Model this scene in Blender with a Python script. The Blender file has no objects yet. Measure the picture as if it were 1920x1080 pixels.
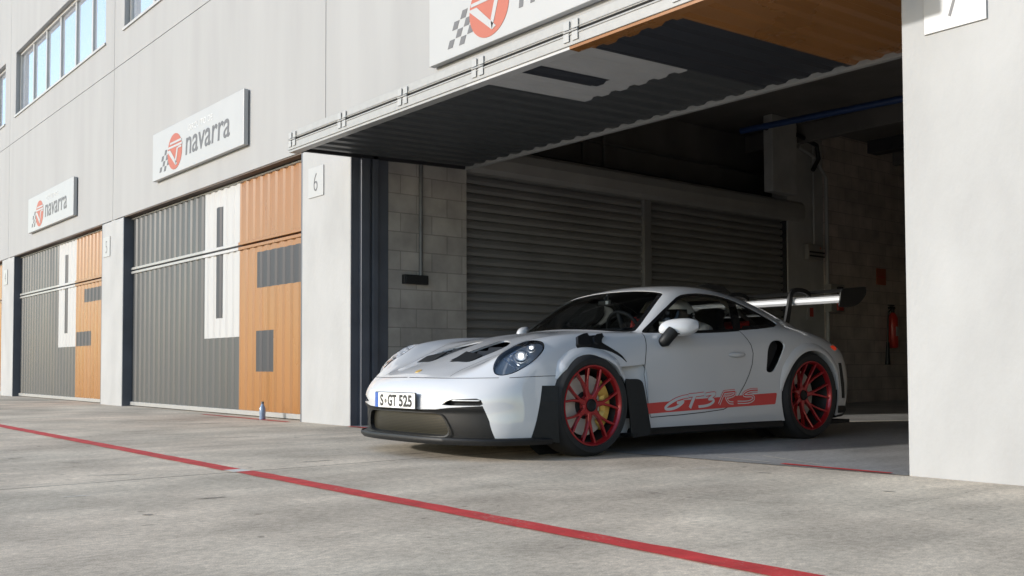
import bpy, bmesh, math, random
import numpy as np
from mathutils import Vector, Matrix
from mathutils.bvhtree import BVHTree
R = math.radians
random.seed(7)
S = bpy.context.scene
COL = S.collection

# ------------------------------------------------------------------ materials
def new_mat(name):
    m = bpy.data.materials.new(name); m.use_nodes = True
    return m, m.node_tree.nodes, m.node_tree.links, m.node_tree.nodes['Principled BSDF']

def pmat(name, col, rough=0.5, metal=0.0, coat=0.0, var=0.0, vscale=6.0, bump=0.0, bscale=40.0, emis=0.0, spec=0.5, stretch=(1, 1, 1), rvar=0.0):
    """plain surface with procedural colour variation, roughness variation and bump"""
    m, N, L, b = new_mat(name)
    b.inputs['Base Color'].default_value = (*col, 1)
    b.inputs['Roughness'].default_value = rough
    b.inputs['Metallic'].default_value = metal
    b.inputs['Coat Weight'].default_value = coat
    b.inputs['Coat Roughness'].default_value = 0.04
    b.inputs['Specular IOR Level'].default_value = spec
    if emis:
        b.inputs['Emission Color'].default_value = (*col, 1); b.inputs['Emission Strength'].default_value = emis
    if var or bump or rvar:
        tc = N.new('ShaderNodeTexCoord'); mp = N.new('ShaderNodeMapping'); mp.inputs['Scale'].default_value = stretch
        L.new(tc.outputs['Object'], mp.inputs['Vector'])
    if var or rvar:
        nz = N.new('ShaderNodeTexNoise'); nz.inputs['Scale'].default_value = vscale; nz.inputs['Detail'].default_value = 6
        L.new(mp.outputs['Vector'], nz.inputs['Vector'])
    if var:
        rp = N.new('ShaderNodeMapRange'); rp.inputs[1].default_value = .3; rp.inputs[2].default_value = .7
        rp.inputs[3].default_value = 1 - var; rp.inputs[4].default_value = 1 + var
        L.new(nz.outputs['Fac'], rp.inputs[0])
        mx = N.new('ShaderNodeMix'); mx.data_type = 'RGBA'; mx.blend_type = 'MULTIPLY'; mx.inputs[0].default_value = 1
        mx.inputs[6].default_value = (*col, 1); L.new(rp.outputs[0], mx.inputs[7]); L.new(mx.outputs[2], b.inputs['Base Color'])
    if rvar:
        r2 = N.new('ShaderNodeMapRange'); r2.inputs[1].default_value = .3; r2.inputs[2].default_value = .7
        r2.inputs[3].default_value = max(0, rough - rvar); r2.inputs[4].default_value = rough + rvar
        L.new(nz.outputs['Fac'], r2.inputs[0]); L.new(r2.outputs[0], b.inputs['Roughness'])
    if bump:
        n2 = N.new('ShaderNodeTexNoise'); n2.inputs['Scale'].default_value = bscale; n2.inputs['Detail'].default_value = 5
        L.new(mp.outputs['Vector'], n2.inputs['Vector'])
        bp = N.new('ShaderNodeBump'); bp.inputs['Strength'].default_value = bump; bp.inputs['Distance'].default_value = .01
        L.new(n2.outputs['Fac'], bp.inputs['Height']); L.new(bp.outputs['Normal'], b.inputs['Normal'])
    return m

def concrete_mat(name, base, joint_x=None, dark=.64, light=1.15, rough=.85):
    """pavement: cloudy patches, fine grain, scuffs, rare dark spots, expansion joints across the lane"""
    m, N, L, b = new_mat(name)
    geo = N.new('ShaderNodeNewGeometry')
    def noise(scale, detail=6, sc=(1, 1, 1), rough_=.55):
        mp = N.new('ShaderNodeMapping'); mp.inputs['Scale'].default_value = sc
        L.new(geo.outputs['Position'], mp.inputs['Vector'])
        n = N.new('ShaderNodeTexNoise'); n.inputs['Scale'].default_value = scale; n.inputs['Detail'].default_value = detail
        n.inputs['Roughness'].default_value = rough_
        L.new(mp.outputs['Vector'], n.inputs['Vector']); return n.outputs['Fac']
    def rng(src, a, b_, c, d):
        r = N.new('ShaderNodeMapRange'); r.inputs[1].default_value = a; r.inputs[2].default_value = b_
        r.inputs[3].default_value = c; r.inputs[4].default_value = d; L.new(src, r.inputs[0]); return r.outputs[0]
    def mul(a, c):
        q = N.new('ShaderNodeMath'); q.operation = 'MULTIPLY'; L.new(a, q.inputs[0]); L.new(c, q.inputs[1]); return q.outputs[0]
    f = mul(rng(noise(.9, 5), .3, .7, dark, light), rng(noise(40, 5, (1, .6, 1), .75), .32, .68, .72, 1.22))
    f = mul(f, rng(noise(4.2, 6, (1, .3, 1)), .33, .66, .86, 1.10))
    f = mul(f, rng(noise(2.6, 3, (1, .12, 1), .3), .70, .78, 1, .86))      # scuffs along the driving direction
    f = mul(f, rng(noise(13, 2, (1, .7, 1), .4), .70, .76, 1, .60))        # spots
    f = mul(f, rng(noise(190, 2, (1, 1, 1), .6), .32, .68, .78, 1.18))
    def crack(scale, lo, hi, val):
        nz = N.new('ShaderNodeTexNoise'); nz.inputs['Scale'].default_value = 1.6; nz.inputs['Detail'].default_value = 6; L.new(geo.outputs['Position'], nz.inputs['Vector'])
        ad = N.new('ShaderNodeMix'); ad.data_type = 'VECTOR'; ad.inputs[0].default_value = .32; L.new(geo.outputs['Position'], ad.inputs[4]); L.new(nz.outputs['Color'], ad.inputs[5])
        vo = N.new('ShaderNodeTexVoronoi'); vo.feature = 'DISTANCE_TO_EDGE'; vo.inputs['Scale'].default_value = scale; L.new(ad.outputs[1], vo.inputs['Vector'])
        c = rng(vo.outputs['Distance'], lo, hi, val, 1)
        mk = rng(noise(.35, 3), .50, .56, 0, 1)                              # cracks only here and there
        q = N.new('ShaderNodeMix'); q.inputs[2].default_value = 1; L.new(mk, q.inputs[0]); L.new(c, q.inputs[3]); return q.outputs[0]
    f = mul(f, crack(.42, .0006, .0025, .80))
    if joint_x is not None:
        sp = N.new('ShaderNodeSeparateXYZ'); L.new(geo.outputs['Position'], sp.inputs[0])
        wob = rng(noise(1.5, 4), 0, 1, -.03, .03)
        ad = N.new('ShaderNodeMath'); ad.operation = 'ADD'; L.new(sp.outputs[0], ad.inputs[0]); L.new(wob, ad.inputs[1])
        a2 = N.new('ShaderNodeMath'); a2.operation = 'SUBTRACT'; L.new(ad.outputs[0], a2.inputs[0]); a2.inputs[1].default_value = joint_x - 3
        pp = N.new('ShaderNodeMath'); pp.operation = 'PINGPONG'; L.new(a2.outputs[0], pp.inputs[0]); pp.inputs[1].default_value = 3
        f = mul(f, rng(pp.outputs[0], 2.986, 2.994, 1, .35))
    tint = N.new('ShaderNodeMix'); tint.data_type = 'RGBA'
    L.new(rng(noise(.55, 4), .4, .62, 0, 1), tint.inputs[0])
    tint.inputs[6].default_value = (*base, 1); tint.inputs[7].default_value = (base[0] * .97, base[1] * 1.0, base[2] * 1.01, 1)
    mx = N.new('ShaderNodeMix'); mx.data_type = 'RGBA'; mx.blend_type = 'MULTIPLY'; mx.inputs[0].default_value = 1
    L.new(tint.outputs[2], mx.inputs[6]); L.new(f, mx.inputs[7]); L.new(mx.outputs[2], b.inputs['Base Color'])
    b.inputs['Roughness'].default_value = rough; b.inputs['Specular IOR Level'].default_value = .18 if rough > .6 else .4
    bp = N.new('ShaderNodeBump'); bp.inputs['Strength'].default_value = .25; bp.inputs['Distance'].default_value = .004
    L.new(noise(90, 4), bp.inputs['Height']); L.new(bp.outputs['Normal'], b.inputs['Normal'])
    return m

def block_mat(name, c1, c2, mortar, swap=False):
    """concrete blockwork 0.4 x 0.2 on a wall facing x (or y with swap)"""
    m, N, L, b = new_mat(name)
    geo = N.new('ShaderNodeNewGeometry'); sp = N.new('ShaderNodeSeparateXYZ'); cb = N.new('ShaderNodeCombineXYZ')
    L.new(geo.outputs['Position'], sp.inputs[0])
    L.new(sp.outputs[0 if swap else 1], cb.inputs[0]); L.new(sp.outputs[2], cb.inputs[1])
    br = N.new('ShaderNodeTexBrick'); L.new(cb.outputs[0], br.inputs['Vector'])
    br.inputs['Scale'].default_value = 1; br.inputs['Brick Width'].default_value = .41; br.inputs['Row Height'].default_value = .206
    br.inputs['Mortar Size'].default_value = .006; br.inputs['Mortar Smooth'].default_value = .3
    br.inputs['Color1'].default_value = (*c1, 1); br.inputs['Color2'].default_value = (*c2, 1); br.inputs['Mortar'].default_value = (*mortar, 1)
    nz = N.new('ShaderNodeTexNoise'); nz.inputs['Scale'].default_value = 3.5; nz.inputs['Detail'].default_value = 7
    L.new(geo.outputs['Position'], nz.inputs['Vector'])
    rp = N.new('ShaderNodeMapRange'); rp.inputs[1].default_value = .3; rp.inputs[2].default_value = .7; rp.inputs[3].default_value = .78; rp.inputs[4].default_value = 1.2
    L.new(nz.outputs['Fac'], rp.inputs[0])
    mx = N.new('ShaderNodeMix'); mx.data_type = 'RGBA'; mx.blend_type = 'MULTIPLY'; mx.inputs[0].default_value = 1
    L.new(br.outputs['Color'], mx.inputs[6]); L.new(rp.outputs[0], mx.inputs[7]); L.new(mx.outputs[2], b.inputs['Base Color'])
    b.inputs['Roughness'].default_value = .9
    bp = N.new('ShaderNodeBump'); bp.inputs['Strength'].default_value = .5; bp.inputs['Distance'].default_value = .006; bp.invert = True
    L.new(br.outputs['Fac'], bp.inputs['Height']); L.new(bp.outputs['Normal'], b.inputs['Normal'])
    return m

def glass_mat(name, tint, refl=1.0, ior=1.5):
    """thin pane: tinted see-through plus Fresnel mirror"""
    m = bpy.data.materials.new(name); m.use_nodes = True
    N, L = m.node_tree.nodes, m.node_tree.links
    N.clear()
    o = N.new('ShaderNodeOutputMaterial'); mix = N.new('ShaderNodeMixShader'); t = N.new('ShaderNodeBsdfTransparent'); g = N.new('ShaderNodeBsdfGlossy')
    t.inputs[0].default_value = (*tint, 1); g.inputs[0].default_value = (.95, .97, 1, 1); g.inputs['Roughness'].default_value = .01
    lw = N.new('ShaderNodeFresnel'); lw.inputs[0].default_value = ior
    q = N.new('ShaderNodeMath'); q.operation = 'MULTIPLY'; q.inputs[1].default_value = refl; q.use_clamp = True
    L.new(lw.outputs[0], q.inputs[0]); L.new(q.outputs[0], mix.inputs[0]); L.new(t.outputs[0], mix.inputs[1]); L.new(g.outputs[0], mix.inputs[2])
    L.new(mix.outputs[0], o.inputs[0])
    return m

M = {}
M['wall'] = pmat('plaster_wall', (.322, .323, .322), .75, var=.05, vscale=1.6, bump=.12, bscale=30, stretch=(1.6, 1, .22))
M['pillar'] = pmat('pillar_paint', (.358, .361, .36), .7, var=.09, vscale=2.4, bump=.4, bscale=26, stretch=(1, 1, .5))
M['groove'] = pmat('panel_joint', (.5, .495, .48), .8, var=.1)
M['navy'] = pmat('navy_frame_paint', (.085, .093, .112), .45, var=.15, vscale=3)
M['soffit'] = pmat('soffit_brown', (.10, .075, .06), .7, var=.2)
M['dgrey'] = pmat('door_grey_paint', (.044, .048, .051), .45, var=.05, vscale=.8, stretch=(2, 2, .5), rvar=.08)
M['dorange'] = pmat('door_orange_paint', (.27, .112, .026), .30, var=.06, vscale=.8, stretch=(2, 2, .5), rvar=.08)
M['dwhite'] = pmat('door_white_paint', (.41, .412, .41), .5, var=.04, vscale=2, stretch=(2, 2, .5))
M['dblue'] = pmat('door_slate_paint', (.016, .019, .027), .5, var=.05, vscale=.8, stretch=(2, 2, .5))
M['rail'] = pmat('door_rail_metal', (.32, .32, .31), .38, var=.06, vscale=5, stretch=(3, 3, 3))
M['hinge'] = pmat('hinge_white', (.37, .37, .36), .35, var=.04)
M['dark'] = pmat('dark_steel', (.02, .021, .024), .5, var=.2)
M['shutter'] = pmat('shutter_slats', (.215, .211, .206), .42, metal=.2, var=.12, vscale=1.5, rvar=.08)
M['sbox'] = pmat('shutter_box', (.27, .26, .245), .5, var=.10, vscale=2)
M['block'] = block_mat('block_wall', (.40, .37, .335), (.33, .305, .28), (.255, .235, .215))
M['blockd'] = block_mat('block_wall_far_lifted', (.50, .43, .39), (.42, .365, .33), (.30, .26, .235))  # paler copy of the blockwork: lifted shade of the far end put into colour
M['blocky'] = block_mat('block_wall_cross', (.40, .37, .335), (.33, .305, .28), (.255, .235, .215), True)
M['pierc'] = pmat('pier_concrete', (.40, .395, .385), .85, var=.15, vscale=2.5, bump=.2)
M['ceil'] = pmat('ceiling_dark', (.16, .15, .142), .9, var=.2, vscale=1.5)
M['steel'] = pmat('gal_steel', (.16, .16, .155), .5, metal=.3, var=.15)
M['bluepipe'] = pmat('blue_pipe', (.02, .05, .15), .4, var=.1)
M['signw'] = pmat('sign_white', (.385, .388, .385), .4, var=.02, vscale=3)
M['signr'] = pmat('sign_red', (.38, .085, .042), .45, var=.03)
M['signg'] = pmat('sign_grey', (.10, .10, .105), .5, var=.05)
M['signl'] = pmat('sign_light_grey', (.55, .555, .55), .5, var=.05)
M['redpaint'] = pmat('red_line_paint', (.54, .035, .034), .7, var=.22, vscale=9, bump=.2, bscale=60)
def worn(m, under):
    N, L = m.node_tree.nodes, m.node_tree.links; b = N['Principled BSDF']; geo = N.new('ShaderNodeNewGeometry')
    n1 = N.new('ShaderNodeTexNoise'); n1.inputs['Scale'].default_value = 70; n1.inputs['Detail'].default_value = 5; n1.inputs['Roughness'].default_value = .7; L.new(geo.outputs['Position'], n1.inputs['Vector'])
    n2 = N.new('ShaderNodeTexNoise'); n2.inputs['Scale'].default_value = 2.2; n2.inputs['Detail'].default_value = 4; L.new(geo.outputs['Position'], n2.inputs['Vector'])
    ad = N.new('ShaderNodeMath'); ad.operation = 'MULTIPLY_ADD'; L.new(n2.outputs['Fac'], ad.inputs[0]); ad.inputs[1].default_value = .55; L.new(n1.outputs['Fac'], ad.inputs[2])
    r = N.new('ShaderNodeMapRange'); r.inputs[1].default_value = .88; r.inputs[2].default_value = 1.0; r.inputs[3].default_value = 0; r.inputs[4].default_value = .75; L.new(ad.outputs[0], r.inputs[0])
    mx = N.new('ShaderNodeMix'); mx.data_type = 'RGBA'; src = b.inputs['Base Color'].links[0].from_socket
    L.new(r.outputs[0], mx.inputs[0]); L.new(src, mx.inputs[6]); mx.inputs[7].default_value = (*under, 1); L.new(mx.outputs[2], b.inputs['Base Color'])
worn(M['redpaint'], (.42, .30, .24))
M['greypatch'] = pmat('line_gap_paint', (.62, .60, .55), .8, var=.2, vscale=20)
M['whitepaint'] = pmat('white_line_paint', (.66, .62, .53), .7, var=.15, vscale=7)
M['exred'] = pmat('extinguisher_red', (.42, .03, .02), .3, var=.05)
M['black'] = pmat('black_plastic', (.013, .0135, .014), .5, var=.1)
M['winframe'] = pmat('window_aluminium', (.42, .41, .39), .45, metal=.3, var=.05)
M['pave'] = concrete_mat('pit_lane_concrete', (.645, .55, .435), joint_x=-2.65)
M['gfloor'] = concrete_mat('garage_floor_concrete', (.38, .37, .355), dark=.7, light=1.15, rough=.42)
M['cloth'] = pmat('suit_fabric', (.55, .55, .54), .8, var=.05)

def winglass():
    m, N, L, b = new_mat('window_glass')
    b.inputs['Base Color'].default_value = (.16, .20, .27, 1); b.inputs['Roughness'].default_value = .04
    b.inputs['Specular IOR Level'].default_value = 1.0; b.inputs['Metallic'].default_value = .75
    b.inputs['Base Color'].default_value = (.80, .84, .92, 1)
    tc = N.new('ShaderNodeTexCoord'); nz = N.new('ShaderNodeTexNoise'); nz.inputs['Scale'].default_value = .5
    L.new(tc.outputs['Object'], nz.inputs['Vector'])
    bp = N.new('ShaderNodeBump'); bp.inputs['Strength'].default_value = .06; bp.inputs['Distance'].default_value = .05
    L.new(nz.outputs['Fac'], bp.inputs['Height']); L.new(bp.outputs['Normal'], b.inputs['Normal'])
    return m
M['winglass'] = winglass()

# ------------------------------------------------------------------ mesh helpers
class MB:
    def __init__(s): s.v = []; s.f = []; s.m = []
    def add(s, vs, fs, mi=0):
        o = len(s.v); s.v += [tuple(v) for v in vs]
        for f in fs: s.f.append([o + i for i in f]); s.m.append(mi)
    def box(s, x0, x1, y0, y1, z0, z1, mi=0):
        s.add([(x0, y0, z0), (x1, y0, z0), (x1, y1, z0), (x0, y1, z0), (x0, y0, z1), (x1, y0, z1), (x1, y1, z1), (x0, y1, z1)],
              [(0, 3, 2, 1), (4, 5, 6, 7), (0, 1, 5, 4), (1, 2, 6, 5), (2, 3, 7, 6), (3, 0, 4, 7)], mi)
    def obox(s, c, ax, hs, mi=0):
        """oriented box: centre, 3 unit axes, half sizes"""
        c = Vector(c); A = [Vector(a) * h for a, h in zip(ax, hs)]
        vs = [c + A[0] * i + A[1] * j + A[2] * k for k in (-1, 1) for j in (-1, 1) for i in (-1, 1)]
        s.add(vs, [(0, 2, 3, 1), (4, 5, 7, 6), (0, 1, 5, 4), (1, 3, 7, 5), (3, 2, 6, 7), (2, 0, 4, 6)], mi)
    def tube(s, pts, r, n=10, mi=0, cap=True):
        pts = [Vector(p) for p in pts]; rs = r if isinstance(r, (list, tuple)) else [r] * len(pts)
        prev = None; rings = []
        for i, p in enumerate(pts):
            t = (pts[min(i + 1, len(pts) - 1)] - pts[max(i - 1, 0)]).normalized()
            if prev is None:
                a = Vector((0, 0, 1)) if abs(t.z) < .9 else Vector((1, 0, 0)); nrm = t.cross(a).normalized()
            else:
                nrm = (prev - t * prev.dot(t)).normalized()
            prev = nrm; bi = t.cross(nrm)
            rings.append([p + (nrm * math.cos(2 * math.pi * k / n) + bi * math.sin(2 * math.pi * k / n)) * rs[i] for k in range(n)])
        vs = [q for rg in rings for q in rg]; fs = []
        for i in range(len(pts) - 1):
            for k in range(n): fs.append((i * n + k, i * n + (k + 1) % n, (i + 1) * n + (k + 1) % n, (i + 1) * n + k))
        if cap: fs.append(tuple(range(n))[::-1]); fs.append(tuple((len(pts) - 1) * n + k for k in range(n)))
        s.add(vs, fs, mi)
    def lathe(s, prof, c=(0, 0, 0), axis='x', n=48, mi=0, closed=False):
        """profile of (axial, radius) revolved about axis through c"""
        c = Vector(c); vs = []
        for a, r in prof:
            for k in range(n):
                t = 2 * math.pi * k / n; u, w = r * math.cos(t), r * math.sin(t)
                vs.append(c + (Vector((a, u, w)) if axis == 'x' else Vector((u, a, w)) if axis == 'y' else Vector((u, w, a))))
        fs = []; P = len(prof)
        for i in range(P if closed else P - 1):
            j = (i + 1) % P
            for k in range(n): fs.append((i * n + k, j * n + k, j * n + (k + 1) % n, i * n + (k + 1) % n))
        s.add(vs, fs, mi)
    def prism(s, poly, fn, d0, d1, mi=0):
        """2-D polygon extruded between depths d0 and d1; fn(a, b, d) -> point"""
        n = len(poly)
        vs = [fn(a, b, d0) for a, b in poly] + [fn(a, b, d1) for a, b in poly]
        s.add(vs, [tuple(range(n)), tuple(range(n, 2 * n))[::-1]] + [(i, n + i, n + (i + 1) % n, (i + 1) % n) for i in range(n)], mi)
    def build(s, name, mats, parent=None, smooth=False, bevel=0, off=(0, 0, 0), loc=None, fix=True, auto=None):
        me = bpy.data.meshes.new(name)
        me.from_pydata([(v[0] - off[0], v[1] - off[1], v[2] - off[2]) for v in s.v], [], s.f)
        mats = mats if isinstance(mats, (list, tuple)) else [mats]
        for m in mats: me.materials.append(m)
        me.polygons.foreach_set('material_index', s.m)
        if fix:
            bm = bmesh.new(); bm.from_mesh(me); bmesh.ops.recalc_face_normals(bm, faces=bm.faces); bm.to_mesh(me); bm.free()
        o = bpy.data.objects.new(name, me); COL.objects.link(o)
        if parent is not None: o.parent = parent
        if loc is not None: o.location = loc
        if bevel:
            b = o.modifiers.new('bevel', 'BEVEL'); b.width = bevel; b.segments = 2; b.limit_method = 'ANGLE'; b.angle_limit = R(40)
        if smooth: me.shade_smooth()
        if auto: me.shade_smooth(); me.set_sharp_from_angle(angle=R(auto))
        return o

def empty(name, loc, label, cat, group=None, rz=0):
    o = bpy.data.objects.new(name, None); COL.objects.link(o); o.location = loc; o.rotation_euler = (0, 0, rz)
    o.empty_display_size = .2
    o['label'] = label; o['category'] = cat
    if group: o['group'] = group
    return o
def tag(o, label, cat, group=None):
    o['label'] = label; o['category'] = cat
    if group: o['group'] = group
    return o
def struct(o): o['kind'] = 'structure'; return o

def split_by(o, key):
    """one object per key(vertex) value: pieces that are separate parts get objects of their own"""
    ks = sorted({key(v.co) for v in o.data.vertices}); out = [o]
    src = o.data
    for k in ks[1:]:
        c = o.copy(); c.data = src.copy(); COL.objects.link(c); c.parent = o.parent; out.append(c)
    for c, k in zip(out, ks):
        bm = bmesh.new(); bm.from_mesh(c.data); bmesh.ops.delete(bm, geom=[v for v in bm.verts if key(v.co) != k], context='VERTS'); bm.to_mesh(c.data); bm.free()
    return out

def text_mesh(txt, size, weight=0.0, sx=1.0, extrude=.0, shear=0.0, spacing=1.0):
    """outline text (built-in font) as verts/faces in its own xy plane, left aligned at the baseline"""
    cu = bpy.data.curves.new('txt', 'FONT'); cu.body = txt; cu.size = size; cu.offset = weight; cu.shear = shear; cu.space_character = spacing
    cu.extrude = extrude; cu.resolution_u = 4
    ob = bpy.data.objects.new('txt', cu); COL.objects.link(ob)
    dg = bpy.context.evaluated_depsgraph_get(); me = bpy.data.meshes.new_from_object(ob.evaluated_get(dg))
    vs = [(v.co.x * sx, v.co.y, v.co.z) for v in me.vertices]; fs = [tuple(p.vertices) for p in me.polygons]
    bpy.data.objects.remove(ob); bpy.data.curves.remove(cu); bpy.data.meshes.remove(me)
    return vs, fs

# ------------------------------------------------------------------ camera, light, sky
cam_d = bpy.data.cameras.new('camera'); cam = bpy.data.objects.new('camera', cam_d); COL.objects.link(cam)
cam_d.sensor_width = 36; cam_d.lens = 34.60; cam_d.shift_y = .04278; cam_d.clip_end = 3000; cam_d.clip_start = .05
yaw, pitch, roll = R(-50.542), R(2.0033), R(-.1826)
fw = Vector((math.sin(yaw) * math.cos(pitch), math.cos(yaw) * math.cos(pitch), math.sin(pitch)))
rt = Vector((math.cos(yaw), -math.sin(yaw), 0)); up = rt.cross(fw)
rt, up = rt * math.cos(roll) + up * math.sin(roll), up * math.cos(roll) - rt * math.sin(roll)
mw = Matrix((rt, up, -fw)).transposed().to_4x4(); mw.translation = Vector((2.825, -5.159, .6114))
cam.matrix_world = mw
S.camera = cam

SUN_AZ, SUN_EL = 21.0, 16.0          # degrees left of the facade normal, elevation
w = bpy.data.worlds.new('World'); S.world = w; w.use_nodes = True
bg = w.node_tree.nodes['Background']; sky = w.node_tree.nodes.new('ShaderNodeTexSky')
sky.sky_type = 'NISHITA'; sky.sun_disc = False; sky.sun_elevation = R(SUN_EL); sky.sun_rotation = R(180 + SUN_AZ)
sky.altitude = 400; sky.air_density = 1.0; sky.dust_density = .7; sky.ozone_density = 1.0
w.node_tree.links.new(sky.outputs[0], bg.inputs[0]); bg.inputs[1].default_value = .15
ld = bpy.data.lights.new('sun', 'SUN'); ld.energy = 2.0; ld.angle = R(2.0); ld.color = (1, .962, .918)
sun = bpy.data.objects.new('sun', ld); COL.objects.link(sun)
sd = Vector((-math.sin(R(SUN_AZ)) * math.cos(R(SUN_EL)), -math.cos(R(SUN_AZ)) * math.cos(R(SUN_EL)), math.sin(R(SUN_EL))))
sun.rotation_euler = sd.to_track_quat('Z', 'Y').to_euler(); sun.location = (0, -20, 12)
S.view_settings.view_transform = 'Standard'; S.view_settings.look = 'None'; S.view_settings.exposure = .88; S.view_settings.gamma = 1
S.render.engine = 'CYCLES'
S.cycles.use_denoising = True
S.cycles.max_bounces = 10; S.cycles.transparent_max_bounces = 16; S.cycles.sample_clamp_indirect = 6

# ------------------------------------------------------------------ ground
W_, P_, T_ = 6.07, 1.066, 7.136            # door opening, pillar, bay
ZL = 3.015                                  # lintel
def sheet(name, mat, pts, z):
    mb = MB(); mb.add([(x, y, z) for x, y in pts], [tuple(range(len(pts)))]); return struct(mb.build(name, mat, fix=False))
def rect(x0, x1, y0, y1): return [(x0, y0), (x1, y0), (x1, y1), (x0, y1)]
sheet('ground', M['pave'], rect(-1500, 1500, -1500, 1500), 0)
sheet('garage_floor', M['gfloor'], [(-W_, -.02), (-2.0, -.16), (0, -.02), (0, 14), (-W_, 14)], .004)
def line(name, mat, x0, x1, yc, wd, z=.004, seed=0):
    rr = random.Random(seed); n = max(2, int((x1 - x0) / .12)); xs = [x0 + (x1 - x0) * i / n for i in range(n + 1)]
    lo = [(x, yc - wd / 2 + rr.uniform(-.005, .005)) for x in xs]; hi = [(x, yc + wd / 2 + rr.uniform(-.005, .005)) for x in xs]
    mb = MB(); mb.add([(x, y, z) for x, y in lo + hi], [(i, i + 1, n + 2 + i, n + 1 + i) for i in range(n)])
    return struct(mb.build(name, mat, fix=False))
line('red_lane_line', M['redpaint'], -40, -2.77, -2.715, .115, seed=1)
line('red_lane_line', M['redpaint'], -2.63, 8, -2.70, .115, seed=2)
line('line_joint_patch', M['greypatch'], -2.77, -2.63, -2.71, .11, seed=3)
line('red_threshold_line', M['redpaint'], -.82, -.10, -.005, .05, .008, seed=4)
line('red_threshold_line', M['redpaint'], -9.6, -7.2, -.13, .06, .004, seed=5)
line('red_threshold_line', M['redpaint'], -6.0, -5.0, -.06, .05, .008, seed=6)
def stroke(name, mat, a, b, wd, z):
    a, b = Vector((*a, 0)), Vector((*b, 0)); n = (b - a).cross(Vector((0, 0, 1))).normalized() * wd / 2
    mb = MB(); mb.add([(*(a - n).xy, z), (*(b - n).xy, z), (*(b + n).xy, z), (*(a + n).xy, z)], [(0, 1, 2, 3)]); return struct(mb.build(name, mat, fix=False))
M['scuff'] = pmat('scuff_dark', (.16, .145, .125), .8, var=.3, vscale=30)
M['chip'] = pmat('chip_pale', (.62, .60, .56), .8, var=.2, vscale=30)
def scuff(a, b, wd, mat, seed):
    rr = random.Random(seed); a, b = Vector(a), Vector(b); d = b - a; n_ = Vector((-d.y, d.x)).normalized(); n = 9
    lo, hi = [], []
    for i in range(n + 1):
        t = i / n; c = a + d * t + n_ * rr.uniform(-.12, .12) * wd; h = wd * .5 * math.sin(math.pi * min(1, max(.03, t))) ** .5 * rr.uniform(.55, 1.2)
        lo.append((*(c - n_ * h), .003)); hi.append((*(c + n_ * h), .003))
    mb = MB(); mb.add(lo + hi, [(i, i + 1, n + 2 + i, n + 1 + i) for i in range(n)]); struct(mb.build('pavement_scuff', mat, fix=False))
for i, (a, b, wd) in enumerate([((-2.99, -3.47), (-2.90, -3.20), .018), ((-1.64, -3.38), (-1.62, -3.24), .022), ((-2.91, -2.22), (-2.91, -1.95), .022), ((-2.98, -1.45), (-2.96, -1.16), .026), ((-.65, -.50), (-.55, -.48), .016),
        ((-1.31, -3.74), (-1.28, -3.70), .02), ((.26, -.73), (.33, -.72), .016), ((-4.42, -3.61), (-4.47, -3.45), .02), ((-3.91, -3.36), (-3.78, -3.26), .016), ((-7.6, -1.2), (-7.5, -.6), .05), ((-5.4, -1.9), (-5.3, -1.3), .03)]):
    scuff(a, b, wd, M['scuff'], i)
scuff((-2.12, -3.85), (-2.10, -3.68), .014, M['chip'], 40); scuff((-1.02, -.62), (-.98, -.5), .016, M['chip'], 41)
stroke('white_floor_line', M['whitepaint'], (-4.6, 1.7), (-1.6, 6.85), .16, .008)
stroke('white_floor_mark', M['whitepaint'], (-1.36, .05), (-.93, .02), .018, .008)
stroke('white_floor_mark', M['whitepaint'], (-1.22, .35), (-.62, .12), .015, .008)

# ------------------------------------------------------------------ pit building
B = empty('pit_building', (-W_ / 2, 7, 0), 'long pale grey pit garage building with striped doors, numbered pillars and upper windows', 'building')
BO = B.location
def part(mb, name, mat, parent=B, **k): return mb.build(name, mat, parent, off=tuple(BO), **k)
bays = list(range(-4, 2))                   # bay k: opening from k*T_-W_ to k*T_   (0 = open garage, -1 = six, -2 = five, 1 = beyond the frame)
xL, xR = bays[0] * T_ - W_ - P_, bays[-1] * T_ + P_
cen = [k * T_ + P_ / 2 for k in range(bays[0] - 1, bays[-1] + 1)]
g = .006
mb = MB()
for c0, c1 in zip(cen, cen[1:]):
    mb.box(c0 + g, c1 - g, 0, .20, ZL + .012, 5.52 - g)                       # panel above the doors
    mb.box(c0 + g, c1 - g, 0, .20, 5.52 + g, 6.05)
    mb.box(c0 + g, c0 + .48, 0, .20, 6.05, 7.47); mb.box(c1 - .48, c1 - g, 0, .20, 6.05, 7.47)
    mb.box(c0 + g, c1 - g, 0, .20, 7.47, 9.8)
part(mb, 'facade_wall', M['wall'])
mb = MB(); mb.box(xL, xR, .22, .30, ZL, 6.05); mb.box(xL, xR, .22, .30, 7.47, 9.8)
for c in cen: mb.box(c - .48, c + .48, .22, .30, 6.05, 7.47)
for c in cen: mb.box(c - .1, c + .1, .014, .22, ZL, 6.04)
mb.box(xL, xR, .018, .2, 5.50, 5.54)
part(mb, 'wall_backing', M['groove'])
mb = MB(); mb.box(xL - .2, xR + .2, -.05, 14.3, 9.8, 9.95); part(mb, 'roof', M['groove'])
for k in range(bays[0] - 1, bays[-1] + 1):
    mb = MB(); mb.box(k * T_, k * T_ + P_, 0, .20, -.3, ZL); part(mb, 'pillar', M['pillar'], bevel=.012)
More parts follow.
